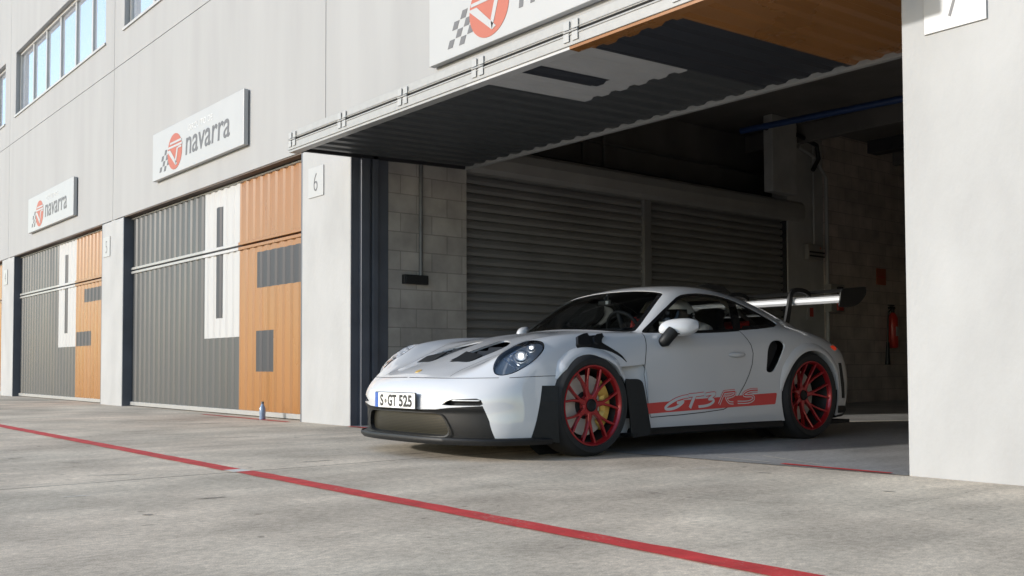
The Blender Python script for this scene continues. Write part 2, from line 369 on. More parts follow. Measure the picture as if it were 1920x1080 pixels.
# upper windows
for c0, c1 in list(zip(cen, cen[1:]))[:-1]:
    a, b = c0 + .48, c1 - .48
    mb = MB(); t = .055
    mb.box(a, b, .085, .19, 6.05, 6.05 + t + .03); mb.box(a, b, .085, .19, 7.47 - t, 7.47); mb.box(a, a + t, .085, .19, 6.05 + t + .03, 7.47 - t); mb.box(b - t, b, .085, .19, 6.05 + t + .03, 7.47 - t)
    wd = part(mb, 'window', M['winframe'])
    n = 6; pw = (b - a - 2 * t) / n
    mu = MB()
    for i in range(1, n): mu.box(a + t + i * pw - .035, a + t + i * pw + .035, .095, .18, 6.135, 7.415)
    split_by(part(mu, 'mullion', M['winframe'], wd), lambda c, a=a, pw=pw: int(round((c.x + BO[0] - a - .055) / pw)))
    pa = MB()
    for i in range(n): pa.box(a + t + i * pw + (.035 if i else 0), a + t + (i + 1) * pw - (.035 if i < n - 1 else 0), .13, .14, 6.135, 7.415)
    part(pa, 'pane', M['winglass'], wd)
    si = MB(); si.box(a - .03, b + .03, -.025, .084, 6.045, 6.085); part(si, 'sill', M['winframe'], wd)

# ---- garage doors: corrugated two-leaf doors
def door_marks(n):
    m = [(2.93, 4.08, 1.0, 9, 2), (3.31, 3.53, 1.26, 2.745, 3)]     # white column and its slot
    if n == 6: m += [(4.57, 9, 1.59, 2.035, 3), (4.55, 5.07, .555, 1.06, 3)]
    if n == 5: m += [(4.60, 9, 1.78, 2.02, 3), (4.09, 5.03, 1.0, 1.26, 3)]
    if n == 4: m += [(4.60, 5.2, 1.2, 2.0, 3)]
    if n == 7: m += [(4.08, 4.86, .0, 1.95, 3)]
    return m
def leaf(mb, n, Wd, z0, z1, fn):
    """corrugated leaf between heights z0..z1 of the painted door; fn(u, z, d) -> point (d = proud of the leaf)"""
    marks = door_marks(n)
    us = []; p = .205; u = 0
    while u < Wd - .001:
        for q, d in ((0, 0), (.066, 0), (.098, .018), (.173, .018)): us.append((u + q, d))
        u += p
    us = [(a, d) for a, d in us if a < Wd] + [(Wd, 0)]
    def dep(a):
        for (a0, d0), (a1, d1) in zip(us, us[1:]):
            if a0 <= a <= a1: return d0 + (d1 - d0) * (a - a0) / (a1 - a0 + 1e-9)
        return 0
    bu = sorted({a for a, _ in us} | {m[i] for m in marks for i in (0, 1) if m[i] < Wd} | {4.08})
    bz = sorted({z0, z1} | {m[i] for m in marks for i in (2, 3) if z0 < m[i] < z1})
    vs = [fn(a, z, dep(a)) for z in bz for a in bu]; nu = len(bu)
    for j in range(len(bz) - 1):
        for i in range(nu - 1):
            ca, cz = (bu[i] + bu[i + 1]) / 2, (bz[j] + bz[j + 1]) / 2
            mi = 1 if ca > 4.08 else 0
            for m in marks:
                if m[0] < ca < m[1] and m[2] < cz < m[3]: mi = m[4]
            o = j * nu + i
            mb.f.append([len(mb.v) + q for q in (o, o + 1, o + nu + 1, o + nu)]); mb.m.append(mi)
    # faces index from the current base; verts appended afterwards
    mb.v += [tuple(v) for v in vs]
DM = [M['dgrey'], M['dorange'], M['dwhite'], M['dblue']]
def rails(mb, Wd, z0, z1, fn, d0=-.05, d1=.034, cut=((0, 2.93, 0), (2.93, 4.08, 2), (4.08, 9, 1))):
    for a, b, mi in cut:
        a, b = max(a, 0), min(b, Wd)
        vs = [fn(u, z, d) for u in (a, b) for z in (z0, z1) for d in (d0, d1)]
        mb.add(vs, [(0, 1, 3, 2), (4, 6, 7, 5), (0, 4, 5, 1), (2, 3, 7, 6), (0, 2, 6, 4), (1, 5, 7, 3)], mi)
RM = [M['rail'], M['dorange'], M['dwhite']]
SEAM = 2.155
for k in bays:
    if k == 0: continue
    x0 = k * T_ - W_ + .03; Wd = W_ - .06; n = {-1: 6, -2: 5, -3: 4}.get(k, 0)
    fn = lambda u, z, d, x0=x0: (x0 + u, .15 - d, z)
    mb = MB(); leaf(mb, n, Wd, .07, SEAM - .05, fn)
    if n == 0: mb.m = [0] * len(mb.m)
    d = part(mb, 'garage_door', DM, fix=False)
    mb = MB(); leaf(mb, n, Wd, SEAM + .05, 2.975, fn)
    if n == 0: mb.m = [0] * len(mb.m)
    part(mb, 'upper_leaf', DM, d, fix=False)
    mb = MB(); rails(mb, Wd, SEAM + .012, SEAM + .05, fn); rails(mb, Wd, SEAM - .05, SEAM - .012, fn)
    part(mb, 'rail', RM, d, bevel=.003)
    mb = MB(); rails(mb, Wd, .012, .07, fn, cut=((0, 9, 0),)); rails(mb, Wd, 2.975, 2.995, fn, cut=((0, 9, 0),)); part(mb, 'edge_rail', M['rail'], d, bevel=.003)
    mb = MB(); mb.box(x0 - .03, x0 + Wd + .03, .20, .23, 0, ZL); part(mb, 'door_backing', M['dark'], d)
    mb = MB(); mb.box(x0 - .032, x0 - .002, -.0, .2, 0, ZL - .004); mb.box(x0 + Wd + .002, x0 + Wd + .032, .004, .2, 0, ZL - .004); split_by(part(mb, 'door_frame', M['navy']), lambda c, xm=x0 + Wd / 2 - BO[0]: c.x > xm)
    mb = MB(); mb.box(x0, x0 + Wd, .012, .2, ZL - .006, ZL + .011); part(mb, 'lintel_soffit', M['soffit'])

# ---- the open door over the car: hinge line pushed out, lower leaf lying flat
HY, HZ, IY, IZ = -.68, 2.755, 1.50, 2.835          # hinge edge (lower leaf top) and inner edge
x0, Wd = -W_ + .03, W_ - .06
L0 = math.hypot(IY - HY, IZ - HZ); sy_, sz_ = (IY - HY) / L0, (IZ - HZ) / L0
def fnu(u, z, d):                                   # z = height on the closed door; face looks down
    t = (SEAM - z) / SEAM * L0
    return (x0 + u, HY + sy_ * t + sz_ * d, HZ + .035 + sz_ * t - sy_ * d)
mb = MB(); leaf(mb, 7, Wd, .06, SEAM - .04, fnu); dop = part(mb, 'garage_door', DM, fix=False)
dop['label'] = 'open up-and-over garage door lying flat above the car'
mb = MB()
vs = [fnu(u, z, -.03) for z in (.0, SEAM) for u in (0, Wd)]; mb.add(vs, [(0, 1, 3, 2)]); part(mb, 'leaf_backing', M['dark'], dop, fix=False)
ux0, uz0 = .1, ZL + .01                              # upper leaf pivots at the lintel
UL = math.hypot(HY - ux0, HZ + .15 - uz0); uy, uz = (HY - ux0) / UL, (HZ + .15 - uz0) / UL
def fnt(u, z, d):
    t = (3.0 - z) / (3.0 - SEAM) * UL
    return (x0 + u, ux0 + uy * t + uz * d, uz0 + uz * t - uy * d)
mb = MB(); leaf(mb, 7, Wd, SEAM + .05, 2.98, fnt); part(mb, 'upper_leaf', DM, dop, fix=False)
mb = MB(); mb.add([fnt(u, z, -.02) for z in (SEAM, 3.0) for u in (0, Wd)], [(0, 1, 3, 2)]); part(mb, 'leaf_backing', M['dark'], dop, fix=False)
mb = MB()                                            # the two rails meeting at the hinge line, seen edge on
for za, zb, ya in ((HZ - .005, HZ + .078, HY - .045), (HZ + .098, HZ + .175, HY - .04)):
    mb.box(x0, x0 + Wd, ya, HY + .01, za, zb)
mb.box(x0, x0 + Wd, HY - .02, HY + .005, HZ + .079, HZ + .097, 1)
mb.box(x0, x0 + Wd, HY - .052, HY - .0455, HZ + .062, HZ + .070, 0); mb.box(x0, x0 + Wd, HY - .047, HY - .0405, HZ + .106, HZ + .114, 0)
part(mb, 'hinge_rail', [M['rail'], M['black']], dop, bevel=.004)
mb = MB()
for a, b, mi in ((0, 2.93, 0), (2.93, 4.08, 2), (4.08, 9, 1)):
    mb.box(x0 + a, x0 + min(b, Wd), HY - .035, HY + .05, HZ - .026, HZ - .007, mi)
part(mb, 'edge_strip', [M['rail'], M['dorange'], M['dwhite']], dop)
for q in (.03, 1.0, 2.0, 3.02, 4.04, 5.0, Wd - .17):
    mb = MB()
    for dx_ in (0, .085):
        mb.box(x0 + q + dx_, x0 + q + dx_ + .055, HY - .055, HY - .0495, HZ + .020, HZ + .076); mb.box(x0 + q + dx_ , x0 + q + dx_ + .055, HY - .052, HY - .0445, HZ + .102, HZ + .158)
    mb.tube([(x0 + q + .0, HY - .052, HZ + .088), (x0 + q + .14, HY - .052, HZ + .088)], .007, 8)
    part(mb, 'hinge', M['hinge'], dop, auto=40)
mb = MB(); rails(mb, Wd, -.0, .06, fnu, d0=-.05, d1=.04, cut=((0, 9, 0),)); part(mb, 'edge_rail', M['rail'], dop, bevel=.003)
mb = MB()
for u in (0, Wd - .03):
    vs = [fnu(u + a, z, d) for a in (0, .03) for z in (0.06, SEAM) for d in (-.03, .036)]
    mb.add(vs, [(0, 1, 3, 2), (4, 6, 7, 5), (0, 4, 5, 1), (2, 3, 7, 6), (0, 2, 6, 4), (1, 5, 7, 3)])
split_by(part(mb, 'side_rail', M['dark'], dop), lambda c: c.x > 0)
# lintel soffit and steel posts of the open bay
mb = MB(); mb.box(-W_, 0, .0, .45, ZL - .004, ZL + .011); part(mb, 'lintel_soffit', M['soffit'])
mb = MB()
mb.box(-W_ - .3, -W_ + .004, .004, .10, 0, ZL - .006); mb.box(-W_ - .3, -W_ + .055, .10, .20, 0, ZL - .006)
mb.box(-W_ - .3, -W_ + .02, .20, .235, 0, ZL - .006); mb.box(-W_ - .3, -W_ + .06, .235, .30, 0, ZL - .006)
mb.box(-W_ - .3, -W_ + .01, .30, .455, 0, ZL - .006)
part(mb, 'door_post', M['navy'], bevel=.004)
mb = MB(); mb.box(-.004, .3, .1, .45, 0, ZL - .006); part(mb, 'door_post', M['navy'])
# ---- inside the open garage
ZC = 4.35
mb = MB(); mb.box(-W_ - .3, -W_, 8.62, 14, 0, ZC); part(mb, 'block_wall', M['blockd'])
mb = MB(); mb.box(-W_ - .3, -W_, .457, 1.5, 0, 3.2); part(mb, 'block_wall', M['block'])
mb = MB(); mb.box(-W_ - .3, -W_ - .02, 7.66, 8.62, 0, ZC); mb.box(-W_ + .0, -W_ + .16, 7.05, 7.66, 3.2, ZC); part(mb, 'pier', M['pierc'], bevel=.01)
mb = MB(); mb.box(-W_ - 1.2, -W_ - 1.0, .3, 14, 0, ZC); part(mb, 'upper_wall', M['ceil'])  # unseen lower and rear run added to stop sky light leaking in
mb = MB(); mb.box(.0, .3, .45, 14, 0, ZC); part(mb, 'block_wall', M['block'])
mb = MB(); mb.box(-W_ - 1.2, .3, 14, 14.3, 0, 9.8); part(mb, 'back_wall', M['blocky'])
mb = MB(); mb.box(-W_ - 1.2, .3, .3, 14, ZC, ZC + .15); mb.box(-W_, 0, .3, .45, ZL + .012, ZC); part(mb, 'ceiling', M['ceil'])
for yy in (2.6, 5.2, 8.0, 10.8):
    mb = MB(); mb.box(-W_ - 1.1, 0, yy - .07, yy + .07, ZC - .28, ZC - .001); part(mb, 'ceiling_beam', M['ceil'], bevel=.01)
# roller shutter: horizontal slats as a scalloped profile
ys0, ys1 = 1.52, 7.64; prof = []
z = 0.0
while z < 2.84:
    prof += [(z, -.025), (z + .010, -.025), (z + .016, .010), (z + .052, .022), (z + .090, .012), (z + .097, -.025)]; z += .104
sh = None
for a, b in ((ys0, 4.50), (4.64, ys1)):
    mb = MB(); n = len(prof)
    mb.add([(-W_ - .12 + d, y, zz) for y in (a, b) for zz, d in prof], [(i, i + 1, n + i + 1, n + i) for i in range(n - 1)])
    part(mb, 'roller_shutter', M['shutter'], fix=False)
mb = MB(); mb.box(-W_ - .2, -W_ - .06, 4.50, 4.64, 0, 2.9); part(mb, 'shutter_post', M['shutter'], bevel=.006)
mb = MB(); mb.box(-W_ - .2, -W_ - .05, 1.45, 1.52, 0, 2.84); mb.box(-W_ - .2, -W_ - .04, 7.64, 7.70, 0, 2.84); part(mb, 'shutter_guide', M['dark'])
mb = MB()
pr = [(-W_ - .3, 2.83), (-W_ - .02, 2.83), (-W_ + .03, 2.88), (-W_ + .05, 3.0), (-W_ + .03, 3.1), (-W_ - .02, 3.15), (-W_ - .3, 3.15)]
mb.prism(pr, lambda a, b, d: (a, d, b), 1.52, 8.05); part(mb, 'shutter_box', M['sbox'], bevel=.015)
mb = MB(); mb.box(-W_ - .9, -W_ - .86, .5, 8.6, 3.72, 3.75); mb.box(-W_ - .9, -W_ - .86, .5, 8.6, 3.40, 3.43)
for y in (4.1, 4.5): mb.box(-W_ - .85, -W_ - .82, y, y + .04, 3.15, ZC)
part(mb, 'bracing_bar', M['steel'])
mb = MB(); mb.tube([(-5.6, 5.9, 3.86), (0, 6.38, 3.86)], .045, 12); part(mb, 'blue_pipe', M['bluepipe'], auto=40)
mb = MB(); mb.box(-5.0, 0, 8.1, 8.35, 3.74, 3.93); part(mb, 'ceiling_duct', M['dark'], bevel=.01)
mb = MB(); mb.tube([(-W_ + .02, .865, 1.6), (-W_ + .02, .865, 2.83)], .022, 10)
part(mb, 'conduit', M['steel'], auto=40)
mb = MB(); mb.tube([(-W_ + .03, 8.64, 0), (-W_ + .03, 8.64, 3.6), (-W_ + .03, 8.3, 3.9), (-W_ + .03, 7.9, 4.0)], .03, 10); mb.tube([(-W_ + .02, 8.30, 2.5), (-W_ + .02, 8.30, ZC)], .018, 8)
part(mb, 'conduit', M['pierc'], auto=40)
mb = MB(); mb.tube([(-W_ + .06, 6.9, 4.15), (-W_ + .1, 7.8, 4.15), (-W_ + .12, 8.25, 4.05), (-W_ + .1, 8.33, 3.85), (-W_ + .08, 8.2, 3.66)], .035, 10); part(mb, 'flex_hose', M['black'], auto=40)

# ---- loose wall things
def wallbox(name, y0, y1, z0, z1, d, mats, label, cat, extra=None):
    e = empty(name, (-W_, (y0 + y1) / 2, z0), label, cat)
    mb = MB(); mb.box(0, d, -(y1 - y0) / 2, (y1 - y0) / 2, 0, z1 - z0); mb.build('housing', mats, e, bevel=.006)
    for nm, (a0, a1, b0, b1), m, dd in extra or []:
        q = MB(); q.box(d, d + dd, a0 - (y0 + y1) / 2, a1 - (y0 + y1) / 2, b0 - z0, b1 - z0); q.build(nm, m, e, bevel=.003)
    return e
wallbox('wall_socket_box', .63, .94, 1.50, 1.60, .06, M['black'], 'flat black junction box on the block wall below a thin conduit', 'junction box',
        [('cover', (.65, .92, 1.515, 1.585), M['black'], .008)])
wallbox('emergency_light', 8.06, 8.46, 2.26, 2.50, .08, M['sbox'], 'grey wall lamp with black louvres on the concrete pier', 'wall lamp',
        [('louvre', (8.08, 8.47, 2.30, 2.325), M['black'], .02), ('louvre', (8.08, 8.47, 2.36, 2.385), M['black'], .02), ('indicator', (8.36, 8.39, 2.43, 2.46), M['signr'], .01)])
wallbox('fuse_box', 8.6, 8.98, 1.46, 1.90, .12, M['sbox'], 'grey fuse box with black and red switches beside the concrete pier', 'fuse box',
        [('switch', (8.75, 8.9, 1.74, 1.86), M['black'], .03), ('switch', (8.75, 8.9, 1.48, 1.6), M['exred'], .03)])
wallbox('paper_notice', 8.10, 8.34, 1.32, 1.56, .01, M['signw'], 'white paper notice with a red panel on the concrete pier', 'notice',
        [('red_panel', (8.17, 8.27, 1.37, 1.51), M['exred'], .003)])
wallbox('red_wall_sign', 10.13, 10.43, 1.97, 2.25, .012, M['signr'], 'orange red safety sign on the dark block wall above the extinguisher', 'sign',
        [('dark_bar', (10.18, 10.38, 2.09, 2.12), M['exred'], .003)])
ex = empty('fire_extinguisher', (-W_ + .11, 10.45, .9), 'red fire extinguisher with black hose hanging on the block wall', 'fire extinguisher')
mb = MB(); mb.lathe([(0, 0), (0, .07), (.02, .085), (.5, .085), (.56, .06), (.6, .03), (.62, 0)], axis='z', n=24); mb.build('cylinder', M['exred'], ex, auto=40)
mb = MB(); mb.lathe([(.6, 0), (.6, .032), (.68, .032), (.68, 0)], axis='z', n=14); mb.box(-.02, .02, -.12, .06, .66, .70); mb.box(-.02, .02, -.13, .03, .71, .73); mb.build('valve', M['black'], ex, auto=40)
mb = MB(); mb.tube([(0, -.05, .66), (0, -.14, .6), (.01, -.17, .4), (.01, -.19, .1)], .014, 8); mb.tube([(.01, -.19, .1), (.01, -.2, -.28)], [.024, .045], 10); mb.build('hose', M['black'], ex, auto=40)
mb = MB(); mb.box(.08, .087, -.045, .045, .2, .36); mb.build('paper_tag', M['signw'], ex)

bo = empty('water_bottle', (-7.86, -.12, 0), 'small clear blue plastic bottle standing before the orange door', 'bottle')
mb = MB(); mb.lathe([(0, 0), (0, .032), (.012, .036), (.06, .034), (.07, .036), (.135, .036), (.165, .02), (.185, .014)], axis='z', n=20); mb.build('bottle_body', pmat('bottle_blue', (.22, .30, .42), .15, var=.1), bo, auto=40)
mb = MB(); mb.lathe([(.186, 0), (.186, .017), (.21, .017), (.21, 0)], axis='z', n=16); mb.build('cap', M['navy'], bo, auto=40)

# ------------------------------------------------------------------ signs on the facade
def place(mb_vs, o, ax, ay, az): return [Vector(o) + Vector(ax) * v[0] + Vector(ay) * v[1] + Vector(az) * v[2] for v in mb_vs]
def sponsor_sign(xl, label):
    e = empty('wall_sign', (xl, 0, 3.345), label, 'sign', 'white circuit signs above the garage doors')
    mb = MB(); mb.box(0, 3.165, -.075, -.012, 0, .695); mb.build('board', M['signw'], e, bevel=.006)
    mb = MB(); mb.box(.1, 3.06, -.012, 0, .1, .6); mb.build('mount', M['dark'], e)
    q = MB(); cx, cy = .885, .305; Y = -.0755
    ang = [i * 2 * math.pi / 40 for i in range(40)]
    def disc(mbx, cx, cy, rx, ry, y0, y1, th=0):
        P = [(cx + rx * math.cos(t) * math.cos(th) - ry * math.sin(t) * math.sin(th), cy + rx * math.cos(t) * math.sin(th) + ry * math.sin(t) * math.cos(th)) for t in ang]
        mbx.prism(P, lambda a, b, d: (a, d, b), y0, y1)
    disc(q, cx, cy, .27, .255, Y, Y - .003); q.build('emblem', M['signr'], e)
    q = MB()                                      # white mark across the disc
    for poly in ([(.60, .345), (.93, .10), (.985, .12), (.72, .345)], [(.93, .10), (1.02, .345), (.965, .345), (.915, .19)],
                 [(.64, .365), (1.16, .365), (1.16, .395), (.64, .395)], [(.70, .42), (1.15, .42), (1.13, .45), (.72, .45)], [(1.02, .33), (1.15, .33), (1.14, .355), (1.02, .355)]):
        q.prism(poly, lambda a, b, d: (a, d, b), Y - .0032, Y - .006)
    q.build('emblem_mark', M['signw'], e)
    q = MB()                                      # checkered flag left of the disc
    for j in range(5):
        for i in range(4):
            if (i + j) % 2 == 0 and not (i == 0 and j == 4):
                a = .29 + i * .085 + j * .035; b = .09 + j * .075 - i * .004
                if a > .58: continue
                q.prism([(a, b), (a + .075, b), (a + .108, b + .07), (a + .033, b + .07)], lambda a, b, d: (a, d, b), Y, Y - .002)
    q.build('checkered_flag', M['signl'] if False else M['signg'], e)
    vs, fs = text_mesh('navarra', .50, .004, 1.02, .001, shear=.10); q = MB()
    wdt = max(v[0] for v in vs); k = 1.50 / wdt
    q.add([(1.255 + v[0] * k, Y - .001 - v[2], .185 + v[1]) for v in vs], fs); q.build('lettering', M['signg'], e)
    vs, fs = text_mesh('CIRCUITO DE', .12, .0, 1.0, .001); q = MB(); k = .85 / max(v[0] for v in vs)
    q.add([(1.36 + v[0] * k, Y - .001 - v[2], .50 + v[1]) for v in vs], fs); q.build('lettering', M['signl'], e)
    return e
sponsor_sign(-4.53, 'white circuit sign with red disc, cut by the picture top above the open garage')
sponsor_sign(-11.69, 'white circuit sign with red disc above the door marked 06')
sponsor_sign(-18.87, 'white circuit sign with red disc above the far door marked 05')
def number_plate(xc, dig, zc, label):
    e = empty('number_plate', (xc, 0, zc - .165), label, 'number sign', 'white number plates on the pillars')
    mb = MB(); mb.box(-.17, .17, -.012, -.001, 0, .33); mb.build('plate', M['signw'], e, bevel=.002)
    vs, fs = text_mesh(dig, .30, -.004, .72, .0005); q = MB(); w2 = (max(v[0] for v in vs) + min(v[0] for v in vs)) / 2
    q.add([(v[0] - w2, -.0135 - v[2], .06 + v[1]) for v in vs], fs); q.build('digit', M['signg'], e)
number_plate(-6.80, '6', 2.635, 'white plate with a 6 on the pillar between the striped door and open garage')
number_plate(.31, '7', 2.585, 'white plate with a 7 on the pillar beside the tail of the car')
number_plate(-14.01, '5', 2.61, 'white plate with a 5 on the pillar between the striped doors')
number_plate(-21.05, '4', 2.61, 'narrow white plate with a 4 on the pillar beyond the door marked 05')

# ------------------------------------------------------------------ car body surface (car space: X rearward from the front axle, Y to the left, Z up)
NET = [
 # nose centre line
 [(-.95,0,.14),(-.965,0,.22),(-.97,0,.31),(-.97,0,.40),(-.955,0,.465),(-.90,0,.525),(-.83,0,.565),(-.75,0,.60),(-.66,0,.635),(-.56,0,.670),(-.45,0,.708),(-.33,0,.745),(-.20,0,.782)],
 [(-.94,.28,.14),(-.955,.28,.22),(-.96,.28,.31),(-.96,.28,.40),(-.94,.28,.465),(-.885,.27,.525),(-.815,.26,.562),(-.735,.24,.598),(-.64,.21,.635),(-.53,.17,.678),(-.41,.12,.72),(-.28,.06,.76),(-.14,0,.797)],
 [(-.89,.53,.14),(-.905,.53,.22),(-.91,.53,.31),(-.91,.53,.40),(-.885,.525,.468),(-.83,.50,.53),(-.755,.47,.572),(-.66,.43,.61),(-.55,.37,.66),(-.43,.29,.708),(-.30,.20,.75),(-.16,.10,.793),(-.02,0,.825)],
 [(-.79,.72,.14),(-.805,.72,.22),(-.81,.715,.31),(-.81,.715,.40),(-.785,.705,.475),(-.725,.685,.555),(-.635,.61,.645),(-.53,.52,.668),(-.41,.45,.705),(-.29,.37,.745),(-.16,.27,.787),(-.03,.14,.824),(.08,0,.842)],
 [(-.66,.83,.14),(-.67,.835,.22),(-.67,.83,.31),(-.665,.83,.41),(-.645,.82,.50),(-.565,.785,.61),(-.475,.675,.748),(-.38,.57,.738),(-.27,.49,.755),(-.16,.405,.782),(-.05,.30,.815),(.07,.16,.845),(.17,0,.857)],
 [(-.45,.89,.14),(-.45,.895,.22),(-.45,.895,.31),(-.44,.89,.42),(-.43,.875,.54),(-.37,.825,.69),(-.295,.70,.80),(-.22,.595,.79),(-.13,.505,.795),(-.04,.42,.812),(.06,.31,.837),(.16,.165,.858),(.25,0,.867)],
 [(-.2,.91,.14),(-.2,.915,.22),(-.2,.915,.32),(-.19,.91,.45),(-.17,.89,.59),(-.12,.82,.745),(-.06,.715,.832),(.0,.61,.818),(.06,.53,.816),(.12,.44,.818),(.2,.33,.842),(.28,.175,.862),(.33,0,.870)],
 [(.12,.91,.14),(.12,.915,.22),(.12,.915,.32),(.13,.91,.46),(.15,.89,.61),(.18,.825,.768),(.22,.725,.845),(.25,.63,.838),(.28,.55,.832),(.32,.47,.843),(.35,.36,.858),(.38,.19,.872),(.40,0,.878)],
 [(.42,.895,.14),(.42,.90,.22),(.42,.90,.33),(.42,.895,.46),(.43,.88,.62),(.44,.83,.78),(.46,.76,.844),(.48,.68,.853),(.50,.60,.857),(.51,.53,.865),(.50,.40,.878),(.48,.21,.888),(.47,0,.892)],
 [(.65,.875,.15),(.65,.88,.22),(.65,.875,.33),(.65,.875,.46),(.65,.87,.62),(.65,.845,.77),(.65,.80,.840),(.66,.755,.852),(.66,.715,.860),(.66,.67,.872),(.63,.50,.925),(.61,.27,.950),(.60,0,.958)],
 [(.9,.87,.15),(.9,.878,.22),(.9,.873,.33),(.9,.87,.46),(.9,.87,.62),(.9,.852,.77),(.9,.812,.846),(.9,.772,.885),(.9,.715,.95),(.885,.64,1.02),(.87,.48,1.08),(.85,.25,1.095),(.84,0,1.10)],
 [(1.15,.87,.15),(1.15,.878,.22),(1.15,.872,.33),(1.15,.868,.46),(1.15,.868,.62),(1.15,.852,.775),(1.15,.815,.855),(1.15,.775,.91),(1.14,.705,1.03),(1.12,.60,1.155),(1.12,.44,1.205),(1.12,.23,1.225),(1.12,0,1.232)],
 [(1.45,.87,.155),(1.45,.878,.23),(1.45,.872,.34),(1.45,.868,.47),(1.45,.868,.63),(1.45,.855,.785),(1.45,.82,.868),(1.45,.775,.925),(1.45,.70,1.05),(1.45,.60,1.175),(1.45,.45,1.245),(1.45,.24,1.27),(1.45,0,1.277)],
 [(1.8,.875,.16),(1.8,.885,.24),(1.8,.88,.35),(1.8,.878,.48),(1.8,.878,.64),(1.8,.862,.80),(1.8,.825,.885),(1.8,.77,.945),(1.8,.69,1.06),(1.8,.585,1.165),(1.8,.44,1.235),(1.8,.24,1.262),(1.8,0,1.27)],
 [(2.12,.905,.165),(2.12,.915,.25),(2.12,.918,.36),(2.12,.922,.50),(2.12,.92,.66),(2.12,.885,.82),(2.12,.835,.905),(2.12,.755,.965),(2.12,.665,1.05),(2.12,.565,1.125),(2.12,.43,1.185),(2.12,.235,1.212),(2.12,0,1.22)],
 [(2.457,.935,.17),(2.457,.94,.25),(2.457,.945,.37),(2.457,.948,.52),(2.457,.94,.69),(2.457,.895,.835),(2.457,.82,.905),(2.457,.71,.95),(2.457,.61,1.01),(2.457,.52,1.06),(2.457,.40,1.10),(2.457,.22,1.122),(2.457,0,1.13)],
 [(2.75,.93,.18),(2.75,.935,.26),(2.75,.94,.38),(2.75,.938,.53),(2.75,.925,.69),(2.75,.87,.81),(2.75,.79,.868),(2.75,.68,.905),(2.75,.59,.94),(2.75,.50,.97),(2.75,.38,1.0),(2.75,.21,1.018),(2.75,0,1.025)],
 [(2.98,.89,.20),(2.99,.895,.28),(3.0,.90,.39),(3.0,.895,.53),(3.0,.875,.67),(3.0,.82,.765),(3.0,.74,.81),(3.0,.65,.838),(3.0,.56,.86),(3.0,.47,.88),(3.0,.36,.90),(3.0,.2,.915),(3.0,0,.92)],
 [(3.15,.78,.22),(3.17,.785,.3),(3.19,.79,.4),(3.2,.785,.53),(3.19,.765,.65),(3.18,.72,.73),(3.17,.65,.765),(3.17,.57,.785),(3.17,.49,.80),(3.17,.41,.812),(3.17,.31,.825),(3.17,.17,.835),(3.17,0,.84)],
 [(3.3,.45,.24),(3.33,.46,.3),(3.36,.46,.4),(3.37,.46,.53),(3.36,.45,.65),(3.34,.43,.715),(3.33,.40,.742),(3.32,.36,.757),(3.31,.31,.768),(3.30,.26,.777),(3.29,.2,.783),(3.28,.11,.79),(3.27,0,.793)],
 [(3.33,0,.24),(3.37,0,.3),(3.41,0,.4),(3.42,0,.53),(3.41,0,.65),(3.39,0,.71),(3.38,0,.735),(3.37,0,.748),(3.36,0,.757),(3.35,0,.763),(3.34,0,.768),(3.33,0,.772),(3.32,0,.775)],
]
def spline_axis(D, per, mir_lo, mir_hi):
    """cubic spline through D along axis 0 with mirrored (Y -> -Y) extension; per = samples per span"""
    n = D.shape[0]; E = 3
    flip = np.array([1, -1, 1.])
    lo = [D[i] * flip if mir_lo else 2 * D[0] - D[i] for i in range(E, 0, -1)]
    hi = [D[n - 1 - i] * flip if mir_hi else 2 * D[n - 1] - D[n - 1 - i] for i in range(1, E + 1)]
    A = np.stack(lo + list(D) + hi); m = A.shape[0]
    seg = np.linalg.norm(np.diff(A, axis=0), axis=2)
    h = np.sqrt(seg.mean(axis=1) + 1e-6)                 # centripetal-ish parameter shared by all lines
    T = np.zeros((m, m)); Q = np.zeros_like(A)
    T[0, 0] = T[-1, -1] = 1
    for i in range(1, m - 1):
        T[i, i - 1], T[i, i], T[i, i + 1] = h[i - 1], 2 * (h[i - 1] + h[i]), h[i]
        Q[i] = 6 * ((A[i + 1] - A[i]) / h[i] - (A[i] - A[i - 1]) / h[i - 1])
    K = np.linalg.solve(T, Q.reshape(m, -1)).reshape(A.shape)
    out = []
    for i in range(E, E + n - 1):
        for k in range(per):
            t = k / per * h[i]; s = h[i] - t
            out.append((K[i] * s ** 3 + K[i + 1] * t ** 3) / (6 * h[i]) + (A[i] / h[i] - K[i] * h[i] / 6) * s + (A[i + 1] / h[i] - K[i + 1] * h[i] / 6) * t)
    out.append(A[E + n - 1]); return np.stack(out)
def body_grid(pu=10, pv=8):
    D = np.array(NET, float)
    # gentle fairing of the control net along the car
    for it in range(1):
        S2 = D.copy(); S2[2:-2] = .86 * D[2:-2] + .07 * (D[1:-3] + D[3:-1]); S2[:, -1, 1] = 0; D = S2
    G = spline_axis(D, pu, True, True)                  # along
    G = np.swapaxes(spline_axis(np.swapaxes(G, 0, 1), pv, False, True), 0, 1)
    G[0, :, 1] = 0; G[-1, :, 1] = 0; G[:, -1, 1] = 0
    return G
GRID = body_grid()
GU, GV = GRID.shape[:2]
V3 = lambda X, Y, Z: Vector((Y, X, Z))                  # car space -> car root local axes
# smooth normals of the untouched surface, looked up for every cut piece
def grid_normals(G):
    du = np.gradient(G, axis=0); dv = np.gradient(G, axis=1)
    n = np.cross(du, dv); n /= np.linalg.norm(n, axis=2, keepdims=True) + 1e-9
    return n
GN = grid_normals(GRID)
_fl = [V3(*p) for p in GRID.reshape(-1, 3)]; _nl = [V3(*p) for p in GN.reshape(-1, 3)]
